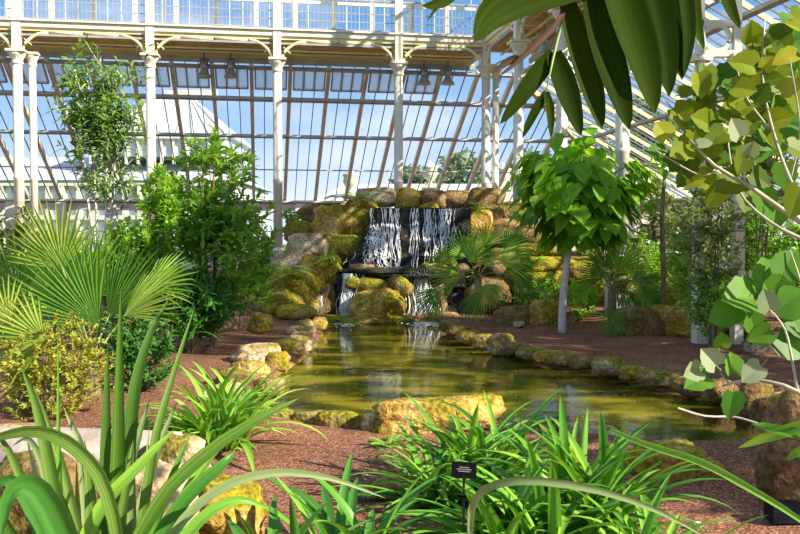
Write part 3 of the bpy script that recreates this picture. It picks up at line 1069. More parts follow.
# --- edging stones of the left bank
E = 'stones edging the left bank'
lst = [(305, 323, 20, 11), (300, 331, 28, 14), (299, 341, 26, 17), (284, 346, 36, 18), (260, 354, 50, 26), (250, 369, 36, 20), (236, 378, 44, 22), (222, 392, 44, 24)]
wd = ['first', 'second', 'third', 'fourth', 'fifth', 'sixth', 'seventh', 'eighth', 'ninth', 'tenth', 'eleventh', 'twelfth', 'thirteenth', 'fourteenth']
for i, (x, y, w, h) in enumerate(lst):
    R(x, y, w, h * .68, 'rock_pale' if i in (1, 2, 4, 7) else 'rock_gold' if i in (3, 5) else 'rock_edge', '%s edging stone from the waterfall along the left bank' % wd[i].capitalize(), name='edging_stone', group=E, sub=4 if w > 26 else 3, sink=.5, p=3)
R(318, 322, 18, 9, 'rock_gold', 'golden stone at the corner where the left bank meets the rockwork', name='edging_stone', sink=.4)
R(276, 358, 26, 12, 'rock_gold', 'golden stone wedged at the water side of the left bank stones', name='edging_stone', sink=.5)
R(268, 386, 30, 14, 'rock_edge', 'mossy stone at the water edge above the lime-green tuft', name='edging_stone', sink=.5)
# --- edging stones of the right bank
E = 'stones edging the right bank'
lst = [(450, 324, 16, 9), (458, 330, 20, 9), (470, 335, 20, 10), (485, 339, 20, 11), (502, 342, 24, 17), (520, 347, 22, 10), (532, 352, 24, 10),
       (550, 355, 24, 10), (567, 358, 22, 9), (585, 361, 24, 10), (612, 364, 30, 16), (635, 371, 24, 11), (658, 376, 34, 13)]
for i, (x, y, w, h) in enumerate(lst):
    R(x, y, w * 1.25, h * .85, ('rock_edge', 'rock_brown', 'rock_edge', 'rock_gold')[i % 4], '%s edging stone from the waterfall along the right bank' % wd[i].capitalize(), name='edging_stone', group=E, sink=.5, p=3)
R(690, 383, 34, 14, 'rock_brown', 'brown edging stone under the low pale lobed leaves', name='edging_stone', group=E, sink=.5)
R(722, 388, 34, 16, 'rock_brown', 'brown edging stone behind the grey stalk of the lobed branch', name='edging_stone', group=E, sink=.5)
R(756, 394, 36, 24, 'rock_brown', 'dark brown edging stone at the right end of the bank', name='edging_stone', group=E, sink=.5)
# --- boulders on the right bank
R(546, 314, 30, 26, 'rock_gold', 'golden upright boulder beside the pale trunk', Y=16.4, p=3.5, sub=4)
R(516, 315, 38, 18, 'rock_brown', 'low brown boulder left of the golden upright one', Y=16.6)
R(519, 324, 10, 5, 'rock_pale', 'tiny pale stone on dark mulch under the low brown boulder', Y=16)
R(640, 322, 52, 26, 'rock_brown', 'brown boulder behind the small dark palm', Y=14.6)
R(688, 322, 66, 30, 'rock_gold', 'broad golden-topped boulder right of the thin dark stem', Y=14.4, sub=4)
R(738, 335, 50, 24, 'rock_brown', 'brown boulder half hidden behind lobed leaves', Y=15)
R(764, 352, 40, 26, 'rock_pale', 'pale-edged boulder at the right bank behind the lobed branch', Y=12.5)
R(602, 290, 40, 16, 'rock_pale', 'sunlit flat stone beyond the pale trunk', Y=20)
R(645, 288, 50, 14, 'rock_pale', 'sunlit flat stone further back on the right', Y=21)
R(762, 300, 50, 22, 'rock_pale', 'sunlit pale stone far back at the right edge', Y=19)
# --- near bank
R(438, 413, 124, 28, 'rock_gold', 'long mossy golden boulder on the near bank behind the strap-leaved clump', Y=7.5, deep=.45, sub=4, p=4.5, sink=.3)
R(345, 432, 54, 17, 'rock_moss', 'flat mossy stone on the near bank left of the long boulder', Y=7.7, deep=.5, sink=.3)
R(377, 431, 30, 20, 'rock_pale', 'pale mossy stone touching the long boulder on the near bank', Y=7.55, deep=.6, sink=.5)
R(310, 427, 38, 14, 'rock_edge', 'thin edging stone at the left end of the near bank', Y=7.9, deep=.4, sink=.8)
R(278, 423, 34, 14, 'rock_edge', 'edging stone by the bright tuft on the near bank', Y=8.0, deep=.5, sink=.8)
R(586, 435, 66, 15, 'rock_pale', 'low sunlit stone on the near bank right of the strap-leaved clump', Y=7.5, deep=.4, sink=.6)
R(535, 432, 34, 14, 'rock_pale', 'sunlit stone on the near bank behind strap leaves', Y=7.5, deep=.5, sink=.6)
R(674, 474, 88, 36, 'rock_gold', 'flat brown slab on the mulch at the lower right', Y=6.1, deep=.7, sub=4, p=5, sink=.3, rough=.7)
R(800, 452, 72, 112, 'rock_brown', 'big dark boulder with sunlit top at the right edge', Y=5.4, deep=.9, sub=4, p=3.6, sink=.3)
R(797, 404, 52, 24, 'rock_gold', 'sunlit top of the big boulder at the right edge, added as a golden stone', Y=5.5, deep=.8, sub=4, p=3)  # sunlight on the boulder top, put in as a separate golden stone
R(765, 408, 24, 22, 'rock_brown', 'dark stone at the right end of the pond', Y=8)
# --- near left
R(176, 472, 70, 66, 'rock_pale', 'tall pale boulder behind the long strap leaves, near left', Y=5.5, deep=.8, sub=4, p=3.2)
R(218, 520, 88, 74, 'rock_gold', 'rounded golden boulder at the bottom left of the mulch path', Y=4.7, deep=.7, sub=4, p=3)
R(155, 510, 80, 90, 'rock_pale', 'bright pale boulder lowest behind the strap leaves', Y=4.4, deep=.7, sub=4, p=3.2)
R(45, 495, 100, 70, 'rock_brown', 'brown stone in the lower left corner behind the blades', Y=4.9, deep=.7, sub=4)
m = rock_mesh(P(70, 447, 6.0), (1.5, .7, .18), 88, 4, 6, .05, .35)
tag(m.build('stone_slab', M['slab'], None, True), 'flat pinkish stone slab behind the strap leaves, near left', 'slab')
m = rock_mesh(P(70, 470, 6.15), (1.3, .5, .35), 89, 4, 5, .05, .4)
tag(m.build('boulder', M['rock_brown'], None, True), 'brown stone carrying the flat pinkish slab', 'rock')
m = rock_mesh(P(18, 436, 6.6), (.5, .4, .16), 91, 3, 4, .05, .6)
tag(m.build('boulder', M['rock_pale'], None, True), 'whitish stone at the left edge beside the flat slab', 'rock')

# ================================================================== PLANTS
def frame(d, up):
    d = d.normalized()
    s = d.cross(up)
    if s.length < 1e-3: s = d.cross(Vector((1, 0, 0)))
    s.normalize()
    return d, s, s.cross(d)
def leaf(m, p, d, up, L, Wd, droop=.15, fold=.12, kind=0):
    d, s, n = frame(d, up)
    def q(t, w, h=0): return p + d * (L * t) + s * (Wd * w) + n * (Wd * h) - UZ * (L * droop * t * t)
    if kind == 0:      # lance shaped
        m.add([q(0, 0), q(.3, -.42, fold), q(.32, 0), q(.3, .42, fold), q(.7, -.34, fold), q(.7, 0), q(.7, .34, fold), q(1, 0)],
              [(0, 2, 1), (0, 3, 2), (1, 2, 5, 4), (2, 3, 6, 5), (4, 5, 7), (5, 6, 7)])
    elif kind == 1:    # heart shaped with drip tip
        out = [(.0, 0), (-.08, -.22), (.02, -.42), (.22, -.52), (.45, -.44), (.68, -.25), (.85, -.10), (1, 0)]
        vs = [q(t, w, fold * abs(w) * 2) for t, w in out] + [q(t, -w, fold * abs(w) * 2) for t, w in out[1:-1]] + [q(.25, 0), q(.6, 0)]
        m.add(vs, [(0, 14, 2, 1), (14, 3, 2), (14, 15, 4, 3), (15, 5, 4), (15, 7, 6, 5), (0, 8, 9, 14), (14, 9, 10), (14, 10, 11, 15), (15, 11, 12), (15, 12, 13, 7)])
    elif kind == 2:    # simple narrow strip
        m.add([q(0, -.2), q(0, .2), q(.5, -.5, fold), q(.5, .5, fold), q(1, 0)], [(0, 1, 3, 2), (2, 3, 4)])
    elif kind == 3:    # lobed, maple like
        out = [(-.02, -.10), (-.13, -.30), (.04, -.46), (.22, -.53), (.36, -.46), (.52, -.50), (.66, -.38), (.78, -.30), (.90, -.12), (1, 0)]
        vs = [q(0, 0)] + [q(t, w, fold * abs(w) * 2) for t, w in out] + [q(t, -w, fold * abs(w) * 2) for t, w in reversed(out[:-1])] + [q(.4, 0)]
        n_ = len(vs) - 1
        fs = [(n_, i, i + 1) for i in range(n_ - 1)] + [(n_, n_ - 1, 0)]
        m.add(vs, fs)

def rdir(r):
    while True:
        v = Vector((r.uniform(-1, 1), r.uniform(-1, 1), r.uniform(-1, 1)))
        if .05 < v.length < 1: return v.normalized()

def shrub(name, label, cat, base, crown, rad, mat, twigs=120, per=9, L=.12, Wd=.05, tw=.35, droop=.25, kind=0, seed=1, stem='stem',
          stems=3, up=.5, trunk=.02, group=None, whorl=.6, shape=1.0, lumpy=.22):
    """base: foot of the plant; crown: centre of the foliage; rad: radii of the foliage; stems rise from base, twigs with spiral leaves"""
    r = random.Random(seed)
    base, crown = Vector(base), Vector(crown)
    o = thing(name, base, label, cat, group)
    br, fo = MB(), MB()
    main = []
    for k in range(stems):
        tgt = crown + Vector((r.uniform(-.5, .5) * rad[0], r.uniform(-.5, .5) * rad[1], r.uniform(.3, .8) * rad[2]))
        mid = base.lerp(tgt, .5) + Vector((r.uniform(-.1, .1) * rad[0], 0, 0))
        pts = [base + Vector((r.uniform(-.05, .05), r.uniform(-.05, .05), -.05)) * (stems > 1)]
        for q in range(1, 9):
            t = q / 8
            a = pts[0].lerp(mid, t); b = mid.lerp(tgt, t)
            pts.append(a.lerp(b, t) + Vector((r.uniform(-.02, .02), r.uniform(-.02, .02), 0)))
        br.tube(pts, [trunk * (1 - .7 * q / 8) for q in range(9)], 6)
        main.append(pts)
    for k in range(twigs):
        v = rdir(r) * (r.random() ** .45)
        # uneven outline
        lump = 1 + lumpy * noise.noise(v * 2.2 + Vector((seed, 0, 0)))
        e = crown + Vector((v.x * rad[0] * (1 - .35 * shape * max(0, v.z)), v.y * rad[1], v.z * rad[2])) * lump
        pts = r.choice(main)
        best = min((p for mp in main for p in mp), key=lambda p: (p - e).length + .6 * abs(p.z - e.z + .3 * (e - p).length))
        od = (e - best)
        if od.length < .02: od = rdir(r) * .1
        twd = (od.normalized() + UZ * up + rdir(r) * .35).normalized()
        st = e - twd * tw * r.uniform(.6, 1.1)
        if k % 2 == 0:
            br.tube([best, (best + st) / 2 + UZ * .03 * r.uniform(-1, 1), st, e], [trunk * .35, trunk * .25, trunk * .18, trunk * .1], 3, False)
        ph = r.uniform(0, 6)
        d, s, n = frame(twd, UZ if abs(twd.z) < .9 else Vector((1, 0, 0)))
        for q in range(per):
            t = (q + r.random() * .5) / per
            th = ph + q * 2.4
            o_ = s * cos(th) + n * sin(th)
            ld = (o_ * whorl + d * (1 - whorl * .55) + rdir(r) * .2)
            leaf(fo, st + (e - st) * t, ld, d + UZ * .4, L * r.uniform(.65, 1.15), Wd * r.uniform(.8, 1.15), droop, .12, kind)
    br.build('branches', M[stem], o)
    fo.build('foliage', M[mat], o)
    return o

def strap_pts(base, az, L, el, bend, n=10):
    """blade path: leaves the base at elevation el, curves down by bend (radians)"""
    pts = [Vector(base)]
    p = Vector(base)
    for i in range(n):
        t = (i + .5) / n
        e = el - bend * t ** 1.4
        p = p + Vector((cos(az) * cos(e), sin(az) * cos(e), sin(e))) * (L / n)
        pts.append(p.copy())
    return pts
def ribbon(m, pts, width, fold=.3, prof=None, face=None):
    """leaf blade along pts with a V cross-section; face: normal hint"""
    n = len(pts)
    vs, fs = [], []
    prev = None
    for i, p in enumerate(pts):
        d = (pts[min(i + 1, n - 1)] - pts[max(i - 1, 0)]).normalized()
        if face is not None: s = d.cross(face)
        else: s = d.cross(UZ)
        if s.length < .15: s = prev if prev is not None else d.cross(Vector((0, 1, 0)))
        s = s.normalized()
        if prev is not None and s.dot(prev) < 0: s = -s
        if prev is not None: s = (s + prev).normalized()
        prev = s
        nn = s.cross(d)
        t = i / (n - 1)
        w = width * (prof(t) if prof else (.55 + .45 * min(1, t * 3)) * (1 - t ** 3.2) ** .8)
        w = max(w, width * .015)
        m.a += [0, .25, .5, .75, 1]
        vs += [p - s * w / 2 + nn * w * fold, p - s * w * .25 + nn * w * fold * .4, p, p + s * w * .25 + nn * w * fold * .4, p + s * w / 2 + nn * w * fold]
    for i in range(n - 1):
        for k in range(4):
            a = i * 5 + k
            fs.append((a, a + 1, a + 6, a + 5))
    m.add(vs, fs)
def spline(pts, n=12):
    pts = [Vector(p) for p in pts]
    P_ = [pts[0] * 2 - pts[1]] + pts + [pts[-1] * 2 - pts[-2]]
    out = []
    segs = len(pts) - 1
    per = max(2, int(n / segs))
    for i in range(segs):
        a, b, c, d = P_[i:i + 4]
        for q in range(per):
            t = q / per
            out.append(.5 * ((2 * b) + (c - a) * t + (2 * a - 5 * b + 4 * c - d) * t * t + (3 * b - a - 3 * c + d) * t ** 3))
    out.append(pts[-1])
    return out

def strap_clump(name, label, cat, base, n, L, Wd, mat, seed, el=(.5, 1.35), bend=(.6, 1.6), spread=.08, each=True, az=None, group=None, mats=None):
    r = random.Random(seed)
    base = Vector(base)
    o = thing(name, base, label, cat, group)
    mm = MB()
    for k in range(n):
        a = r.uniform(0, 2 * pi) if az is None else r.uniform(*az)
        pb = base + Vector((r.uniform(-spread, spread), r.uniform(-spread, spread), -.02))
        f = r.random()
        pts = strap_pts(pb, a, L * r.uniform(.65, 1.1), el[0] + (el[1] - el[0]) * f, bend[0] + (bend[1] - bend[0]) * r.random())
        if each: mm = MB()
        ribbon(mm, pts, Wd * 1.25 * r.uniform(.7, 1.15), .22)
        if each: mm.build('leaf', M[r.choice(mats) if mats else mat], o, True)
    if not each: mm.build('leaves', M[mat], o, True)
    return o

def fan(hub, d, nrm, rad, nseg=20, arc=2.6, droop=.2, split=.55, r=random):
    """pleated fan leaf: returns mesh"""
    nseg = int(nseg * .78)
    m = MB()
    d = d.normalized()
    nrm = (nrm - d * nrm.dot(d)).normalized()
    s = d.cross(nrm)
    for i in range(nseg):
        a = -arc / 2 + arc * (i + .5) / nseg + r.uniform(-.015, .015)
        ln = rad * (1 - .22 * abs(a / (arc / 2)) ** 2) * r.uniform(.93, 1.03)
        dd = d * cos(a) + s * sin(a)
        ss = -d * sin(a) + s * cos(a)
        wmax = 2 * ln * split * math.tan(arc / nseg / 2) * 1.0
        rows = []
        for t, w in ((.03, .06), (.25, .48), (split, 1.0), (.75, .72), (.9, .36), (1, .03)):
            cpt = hub + dd * (ln * t) - UZ * (rad * droop * t * t * r.uniform(.9, 1.1)) + nrm * (rad * .06 * cos(a * 2) * t)
            w_ = wmax * w / 2
            rows.append((cpt - ss * w_ + nrm * w_ * .45, cpt - nrm * w_ * .2, cpt + ss * w_ + nrm * w_ * .45))
        vs = [q for row in rows for q in row]
        fs = []
        for k in range(len(rows) - 1):
            for c in (0, 1):
                a0 = k * 3 + c
                fs.append((a0, a0 + 1, a0 + 4, a0 + 3))
        m.add(vs, fs)
    return m
def fan_palm(name, label, base, fans, seed, stem='greenstem', trunk=None, cat='palm'):
    """fans: (hub, direction, normal, radius, material, arc, droop, nseg)"""
    r = random.Random(seed)
    base = Vector(base)
    o = thing(name, base, label, cat)
    if trunk:
        m = MB(); m.tube([base - UZ * .05, base + UZ * trunk * .5, base + UZ * trunk], [.09, .08, .07], 10); m.build('trunk', M['stem'], o)
    for f in fans:
        hub, d, nrm, rad, mat, arc, droop, ns = f
        fr = fan(hub, d, nrm, rad, ns, arc, droop, .45, r).build('fan_leaf', M[mat], o)
        m = MB()
        top = base + UZ * ((trunk or .1))
        mid = (top + hub) / 2 + UZ * .08 * (hub - top).length
        m.tube([top, top.lerp(mid, .5) + UZ * .02, mid, hub, hub + d.normalized() * rad * .12], [.014, .012, .01, .009, .004], 5)
        st = m.build('leaf_stalk', M[stem], o)
    return o
def frond_pts(base, az, L, el, bend, n=16): return strap_pts(base, az, L, el, bend, n)
def pinnate(m_r, m_l, pts, ll, lw, r, droop=.3, ang=.9, start=.15, dense=1):
    n = len(pts)
    m_r.tube(pts, [.006 * (1 - .8 * i / (n - 1)) + .0015 for i in range(n)], 4, False)
    for i in range(int(n * start), n - 1):
        for sub in range(dense):
            p = pts[i].lerp(pts[i + 1], sub / dense)
            d = (pts[i + 1] - pts[i]).normalized()
            s = d.cross(UZ)
            if s.length < .1: s = Vector((1, 0, 0))
            s.normalize()
            t = (i + sub / dense) / n
            k = sin(pi * min(1, .18 + t * .86)) ** .7
            for sg in (-1, 1):
                ld = d * cos(ang) + s * sg * sin(ang) + UZ * .12 + rdir(r) * .05
                leaf(m_l, p, ld, UZ, ll * k, lw, droop, .1, 2)
def fern(name, label, base, n, L, mat, seed, ll=.09, lw=.022, el=(.3, 1.1), bend=(.9, 1.5), az=(0, 2 * pi), cat='fern', segs=18, dense=1, group=None):
    r = random.Random(seed)
    base = Vector(base)
    o = thing(name, base, label, cat, group)
    for k in range(n):
        a = az[0] + (az[1] - az[0]) * (k + r.random() * .7) / n
        pts = frond_pts(base + Vector((cos(a), sin(a), 0)) * .03, a, L * r.uniform(.7, 1.1), r.uniform(*el), r.uniform(*bend), segs)
        mr, ml = MB(), MB()
        pinnate(mr, ml, pts, ll, lw, r, dense=dense)
        f = ml.build('frond', M[mat], o)
        OFF[f.name] = {'off': base}
        mr.build('frond_stalk', M['greenstem'], f)
    return o

# --- heart-leaved tree
def hearttree():
    base = G(562, 331, .15); Y = base.y
    ground = ground_z(base.x, base.y)
    base.z = ground
    o = thing('heart_leaved_tree', base, 'small tree with a round crown of heart-shaped green leaves on a slim white trunk', 'tree')
    m = MB()
    tp = P(571, 235, Y)
    top = P(580, 185, Y)
    m.tube(spline([base - UZ * .05, P(563, 300, Y), P(567, 262, Y), tp], 14), [.075 - .002 * i for i in range(13)], 10)
    m.build('trunk', M['palebark'], o, True)
    r = random.Random(3)
    br, fo = MB(), MB()
    c = P(584, 192, Y)
    rx, rz = 72 / F * Y, 62 / F * Y
    br.tube([tp, P(576, 205, Y), top, P(582, 150, Y)], [.05, .035, .025, .01], 6)
    for k in range(115):
        v = rdir(r)
        v = v * (.55 + .45 * r.random())
        # crown is fullest in the middle, a notch at the lower left
        e = c + Vector((v.x * rx, v.y * rx * .9, v.z * rz))
        s0 = tp.lerp(top, r.random())
        if k % 2 == 0: br.tube([s0, s0.lerp(e, .5) + UZ * .08, e], [.016, .010, .004], 4, False)
        for q in range(7):
            p = s0.lerp(e, r.uniform(.55, 1.08)) + rdir(r) * .16
            out = (p - c); out.z = 0
            d = (out.normalized() * .55 + UZ * r.uniform(-1.0, -.25) + rdir(r) * .35)
            leaf(fo, p, d, out.normalized() + UZ * .7, r.uniform(.24, .36), r.uniform(.22, .31), .05, .10, 1)
    br.build('branches', M['stem'], o)
    fo.build('foliage', M['heart'], o)
hearttree()

def PX(px, py, Y): return P(px, py, Y)
def sh(name, label, cat, px, py, rx, ry, Y, mat, bx=None, depth=.8, **k):
    """shrub whose foliage spans rx,ry pixels around (px,py) at distance Y"""
    c = P(px, py, Y)
    b = P(bx if bx is not None else px, 300, Y)
    gz = ground_z(b.x, Y)
    return shrub(name, label, cat, (b.x, Y, gz), c, (rx / F * Y, rx / F * Y * depth, ry / F * Y), M and mat, **k)

# --- left side shrubs
sh('slender_shrub', 'tall slender shrub with narrow drooping leaves in front of the glass, upper left', 'shrub', 100, 112, 50, 74, 13.5, 'slender', bx=107,
   twigs=230, per=11, L=.22, Wd=.048, tw=.5, stems=5, seed=21, lumpy=.9, up=.9, droop=.3, trunk=.03, stem='palebark', shape=.6, whorl=.75)
sh('broadleaf_shrub', 'large bushy shrub with glossy green leaves left of the waterfall', 'shrub', 212, 218, 58, 88, 13.2, 'shrub', bx=212,
   twigs=330, per=11, L=.20, Wd=.07, tw=.35, stems=5, seed=22, up=.7, trunk=.03, shape=1.6, lumpy=.6)
sh('broadleaf_shrub', 'bright whorled shrub standing left of the large bushy shrub', 'shrub', 160, 210, 26, 52, 12.6, 'shrubbright', bx=160,
   twigs=110, per=13, L=.15, Wd=.055, tw=.35, stems=3, seed=23, up=1.2, trunk=.02)
sh('broadleaf_shrub', 'bright green bush beneath the tall slender shrub', 'shrub', 130, 262, 48, 46, 12.8, 'shrubbright',
   twigs=210, per=10, L=.16, Wd=.06, tw=.3, stems=4, seed=24, up=.6)
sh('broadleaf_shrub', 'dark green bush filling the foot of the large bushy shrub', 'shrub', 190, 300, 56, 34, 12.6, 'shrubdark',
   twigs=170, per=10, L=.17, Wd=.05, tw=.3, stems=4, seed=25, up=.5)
sh('broadleaf_shrub', 'mid green bush between the large shrub and the pale boulders', 'shrub', 257, 258, 24, 44, 16, 'shrub',
   twigs=120, per=10, L=.16, Wd=.055, tw=.3, stems=3, seed=26, up=.7)
sh('broadleaf_shrub', 'small bright bush beside the fern-covered rock', 'shrub', 240, 285, 26, 22, 15.4, 'shrubbright',
   twigs=80, per=9, L=.14, Wd=.045, tw=.25, stems=3, seed=27, up=.5)
sh('broadleaf_shrub', 'yellowish bush at the left edge below the glass', 'shrub', 18, 245, 40, 40, 15, 'olive',
   twigs=150, per=9, L=.15, Wd=.05, tw=.3, stems=4, seed=28)
sh('broadleaf_shrub', 'green bush behind the big fan leaves at far left', 'shrub', 60, 285, 62, 46, 12.3, 'shrub',
   twigs=220, per=9, L=.15, Wd=.05, tw=.3, stems=4, seed=29)
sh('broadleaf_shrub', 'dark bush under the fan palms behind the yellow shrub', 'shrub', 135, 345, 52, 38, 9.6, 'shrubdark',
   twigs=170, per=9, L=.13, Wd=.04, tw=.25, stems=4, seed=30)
sh('yellow_shrub', 'low shrub with small yellow-green leaves below the left fan palm', 'shrub', 56, 366, 66, 56, 8.2, 'yellow',
   twigs=420, per=11, L=.055, Wd=.026, tw=.16, stems=6, seed=31, trunk=.01, droop=.1, lumpy=.35)
sh('broadleaf_shrub', 'small round plant in front of the white wall above the left boulders', 'shrub', 291, 222, 12, 14, 20.6, 'shrub',
   twigs=40, per=8, L=.14, Wd=.05, tw=.2, stems=2, seed=32)
strap_clump('long_leaved_plant', 'plant with long dark drooping leaves on the left mulch', 'plant', P(212, 322, 13) , 46, .75, .05, 'strapdark', 41, each=True)
strap_clump('long_leaved_plant', 'plant with dark drooping leaves at the edge of the left mulch, under the broad bush', 'plant', P(186, 338, 12.2), 36, .7, .05, 'strapdark', 42)

# --- background right shrubs
sh('broadleaf_shrub', 'dark grey-green bush right of the thin dark stem', 'shrub', 695, 235, 32, 44, 19, 'olive', twigs=200, per=9, L=.19, Wd=.055, tw=.35, stems=4, seed=51)
sh('broadleaf_shrub', 'tall green bush behind the lobed branch at right', 'shrub', 748, 230, 40, 44, 17, 'shrub', twigs=210, per=9, L=.17, Wd=.06, tw=.35, stems=4, seed=52)
sh('broadleaf_shrub', 'yellow-green bush between pale trunk and thin dark stem', 'shrub', 640, 258, 28, 24, 21, 'shrubbright', twigs=110, per=9, L=.19, Wd=.06, tw=.3, stems=4, seed=53)
sh('broadleaf_shrub', 'olive bush behind the pale trunk of the heart-leaved tree', 'shrub', 600, 252, 34, 26, 22, 'olive', twigs=140, per=9, L=.2, Wd=.06, tw=.3, stems=4, seed=54)
sh('broadleaf_shrub', 'bright low bush right of the broad golden-topped boulder', 'shrub', 718, 292, 44, 20, 17.6, 'shrubbright', twigs=150, per=9, L=.15, Wd=.05, tw=.3, stems=4, seed=55)
sh('broadleaf_shrub', 'green bush at the right edge behind the lobed leaves', 'shrub', 795, 265, 40, 50, 16, 'shrubbright', twigs=200, per=9, L=.17, Wd=.06, tw=.35, stems=4, seed=56)
sh('broadleaf_shrub', 'bush of small leaves under the ring screen at right', 'shrub', 668, 278, 40, 24, 19.5, 'yellow', twigs=170, per=9, L=.12, Wd=.05, tw=.25, stems=4, seed=57)
sh('broadleaf_shrub', 'mossy green undergrowth right of the waterfall palm', 'shrub', 545, 290, 36, 18, 18.4, 'shrubbright', twigs=110, per=9, L=.12, Wd=.045, tw=.2, stems=4, seed=58)
sh('broadleaf_shrub', 'dark undergrowth on the right bank behind the lobed branch', 'shrub', 745, 335, 40, 22, 14.4, 'shrubdark', twigs=120, per=9, L=.14, Wd=.05, tw=.22, stems=4, seed=59)
sh('broadleaf_shrub', 'tall leafy shrub reaching up beside the ring screen', 'shrub', 760, 145, 40, 60, 15, 'olive', twigs=170, per=9, L=.17, Wd=.06, tw=.35, stems=4, seed=60)
sh('broadleaf_shrub', 'airy grey-green shrub in front of the ring screen posts', 'shrub', 712, 225, 42, 62, 12.8, 'olive', twigs=190, per=9, L=.14, Wd=.05, tw=.3, stems=5, seed=61)
sh('broadleaf_shrub', 'leafy shrub left of the ring screen behind the sapling stem', 'shrub', 655, 215, 30, 36, 20, 'olive', twigs=120, per=9, L=.2, Wd=.06, tw=.3, stems=4, seed=62)
sh('broadleaf_shrub', 'sunlit yellow-green bush low behind the small dark palm', 'shrub', 590, 288, 34, 16, 18.5, 'yellow', twigs=120, per=9, L=.12, Wd=.05, tw=.22, stems=4, seed=63)
sh('broadleaf_shrub', 'sunlit bush behind the broad golden-topped boulder', 'shrub', 690, 285, 36, 24, 18.4, 'shrubbright', twigs=150, per=9, L=.13, Wd=.05, tw=.25, stems=4, seed=64)
sh('broadleaf_shrub', 'leafy bush around the foot of the ring screen posts', 'shrub', 716, 298, 42, 34, 12.9, 'shrub', twigs=190, per=9, L=.12, Wd=.045, tw=.25, stems=5, seed=65)
sh('broadleaf_shrub', 'pale green bush hiding the foot of the column behind the round tree', 'shrub', 622, 262, 30, 34, 17, 'olive', twigs=130, per=9, L=.15, Wd=.05, tw=.25, stems=4, seed=66)
sh('broadleaf_shrub', 'bright speckled bush just left of the sapling stem', 'shrub', 645, 262, 26, 30, 17.4, 'shrubbright', twigs=120, per=9, L=.12, Wd=.045, tw=.25, stems=4, seed=67)
sh('broadleaf_shrub', 'bright green shrub between the sapling stem and the ring screen posts', 'shrub', 688, 255, 24, 40, 15.2, 'shrubbright', twigs=120, per=9, L=.12, Wd=.045, tw=.25, stems=4, seed=68)
sh('broadleaf_shrub', 'green bush behind the waterfall palm under the gallery corner', 'shrub', 520, 222, 24, 14, 20.6, 'shrub', twigs=60, per=9, L=.14, Wd=.05, tw=.25, stems=4, seed=69)
for q_, (x_, y_, rx_, ry_, Y_, m_, l_) in enumerate((
    (578, 296, 24, 16, 17.2, 'shrubbright', 'low bright bush just right of the pale trunk'),
    (652, 300, 26, 18, 15.6, 'shrubbright', 'low bright bush left of the sapling foot, above the brown boulder'),
    (690, 300, 30, 18, 15.4, 'yellow', 'low yellowish bush right behind the broad golden-topped boulder'),
    (740, 300, 34, 24, 15.2, 'shrubbright', 'low bright bush behind the big green lobed leaves'))):
    sh('low_bush', l_, 'shrub', x_, y_, rx_, ry_, Y_, m_, twigs=110, per=9, L=.10, Wd=.04, tw=.2, stems=4, seed=400 + q_)
# thin dark stem
b = G(664, 320, .35)
b.z = ground_z(b.x, b.y)
o = thing('sapling', b, 'thin dark upright sapling stem with a small leafy top, right of the round-crowned tree', 'tree')
m = MB(); m.tube([b, P(663, 260, b.y), P(662, 215, b.y), P(665, 170, b.y)], [.05, .045, .04, .03], 8); m.build('trunk', M['stem'], o, True)
m = MB(); r = random.Random(8)
for k in range(60):
    c = P(664, 158, b.y) + Vector((r.gauss(0, .22), r.gauss(0, .2), r.gauss(0, .22)))
    leaf(m, c, rdir(r), UZ, .24, .12, .2)
m.build('foliage', M['shrub'], o)

# --- palms
def fn(px, py, Y, ang, rad_px, mat, arc=2.5, droop=.15, ns=26, tilt=.4, out=.0):
    """fan leaf whose hub is at the pixel; ang: direction in the view plane (degrees, 90 = up); tilt: how far it leans towards the viewer"""
    a = radians(ang)
    d = Vector((cos(a), -out, sin(a)))
    nr = Vector((0, -1, tilt)) + Vector((-sin(a), 0, cos(a))) * .3
    return (P(px, py, Y), d, nr, rad_px / F * Y, mat, arc, droop, ns)
b = G(92, 400, .12); b = Vector((P(92, 300, 9.3).x, 9.3, ground_z(-3.3, 9.3)))
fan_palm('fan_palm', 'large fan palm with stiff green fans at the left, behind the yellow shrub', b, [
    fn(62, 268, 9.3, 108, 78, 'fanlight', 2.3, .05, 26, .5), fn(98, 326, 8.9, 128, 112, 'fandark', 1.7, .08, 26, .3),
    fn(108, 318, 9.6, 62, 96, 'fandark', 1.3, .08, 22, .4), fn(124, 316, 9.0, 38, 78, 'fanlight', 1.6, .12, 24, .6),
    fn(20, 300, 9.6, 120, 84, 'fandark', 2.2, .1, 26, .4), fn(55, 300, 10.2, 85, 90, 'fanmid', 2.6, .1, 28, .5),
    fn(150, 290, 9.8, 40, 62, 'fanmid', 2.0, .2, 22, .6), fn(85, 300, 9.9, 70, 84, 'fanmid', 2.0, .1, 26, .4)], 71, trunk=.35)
b = Vector((P(30, 300, 8.4).x, 8.4, .12))
fan_palm('fan_palm', 'yellowish fan palm leaf cluster spreading left above the yellow shrub', b, [
    fn(44, 340, 8.0, 170, 72, 'fanlight', 2.7, .12, 28, .3), fn(36, 372, 8.3, 215, 46, 'fandark', 2.4, .15, 24, .4),
    fn(10, 320, 8.8, 140, 60, 'fanlight', 2.4, .1, 24, .4)], 72, trunk=.2)
b = P(478, 300, 17.6); b.z = .3
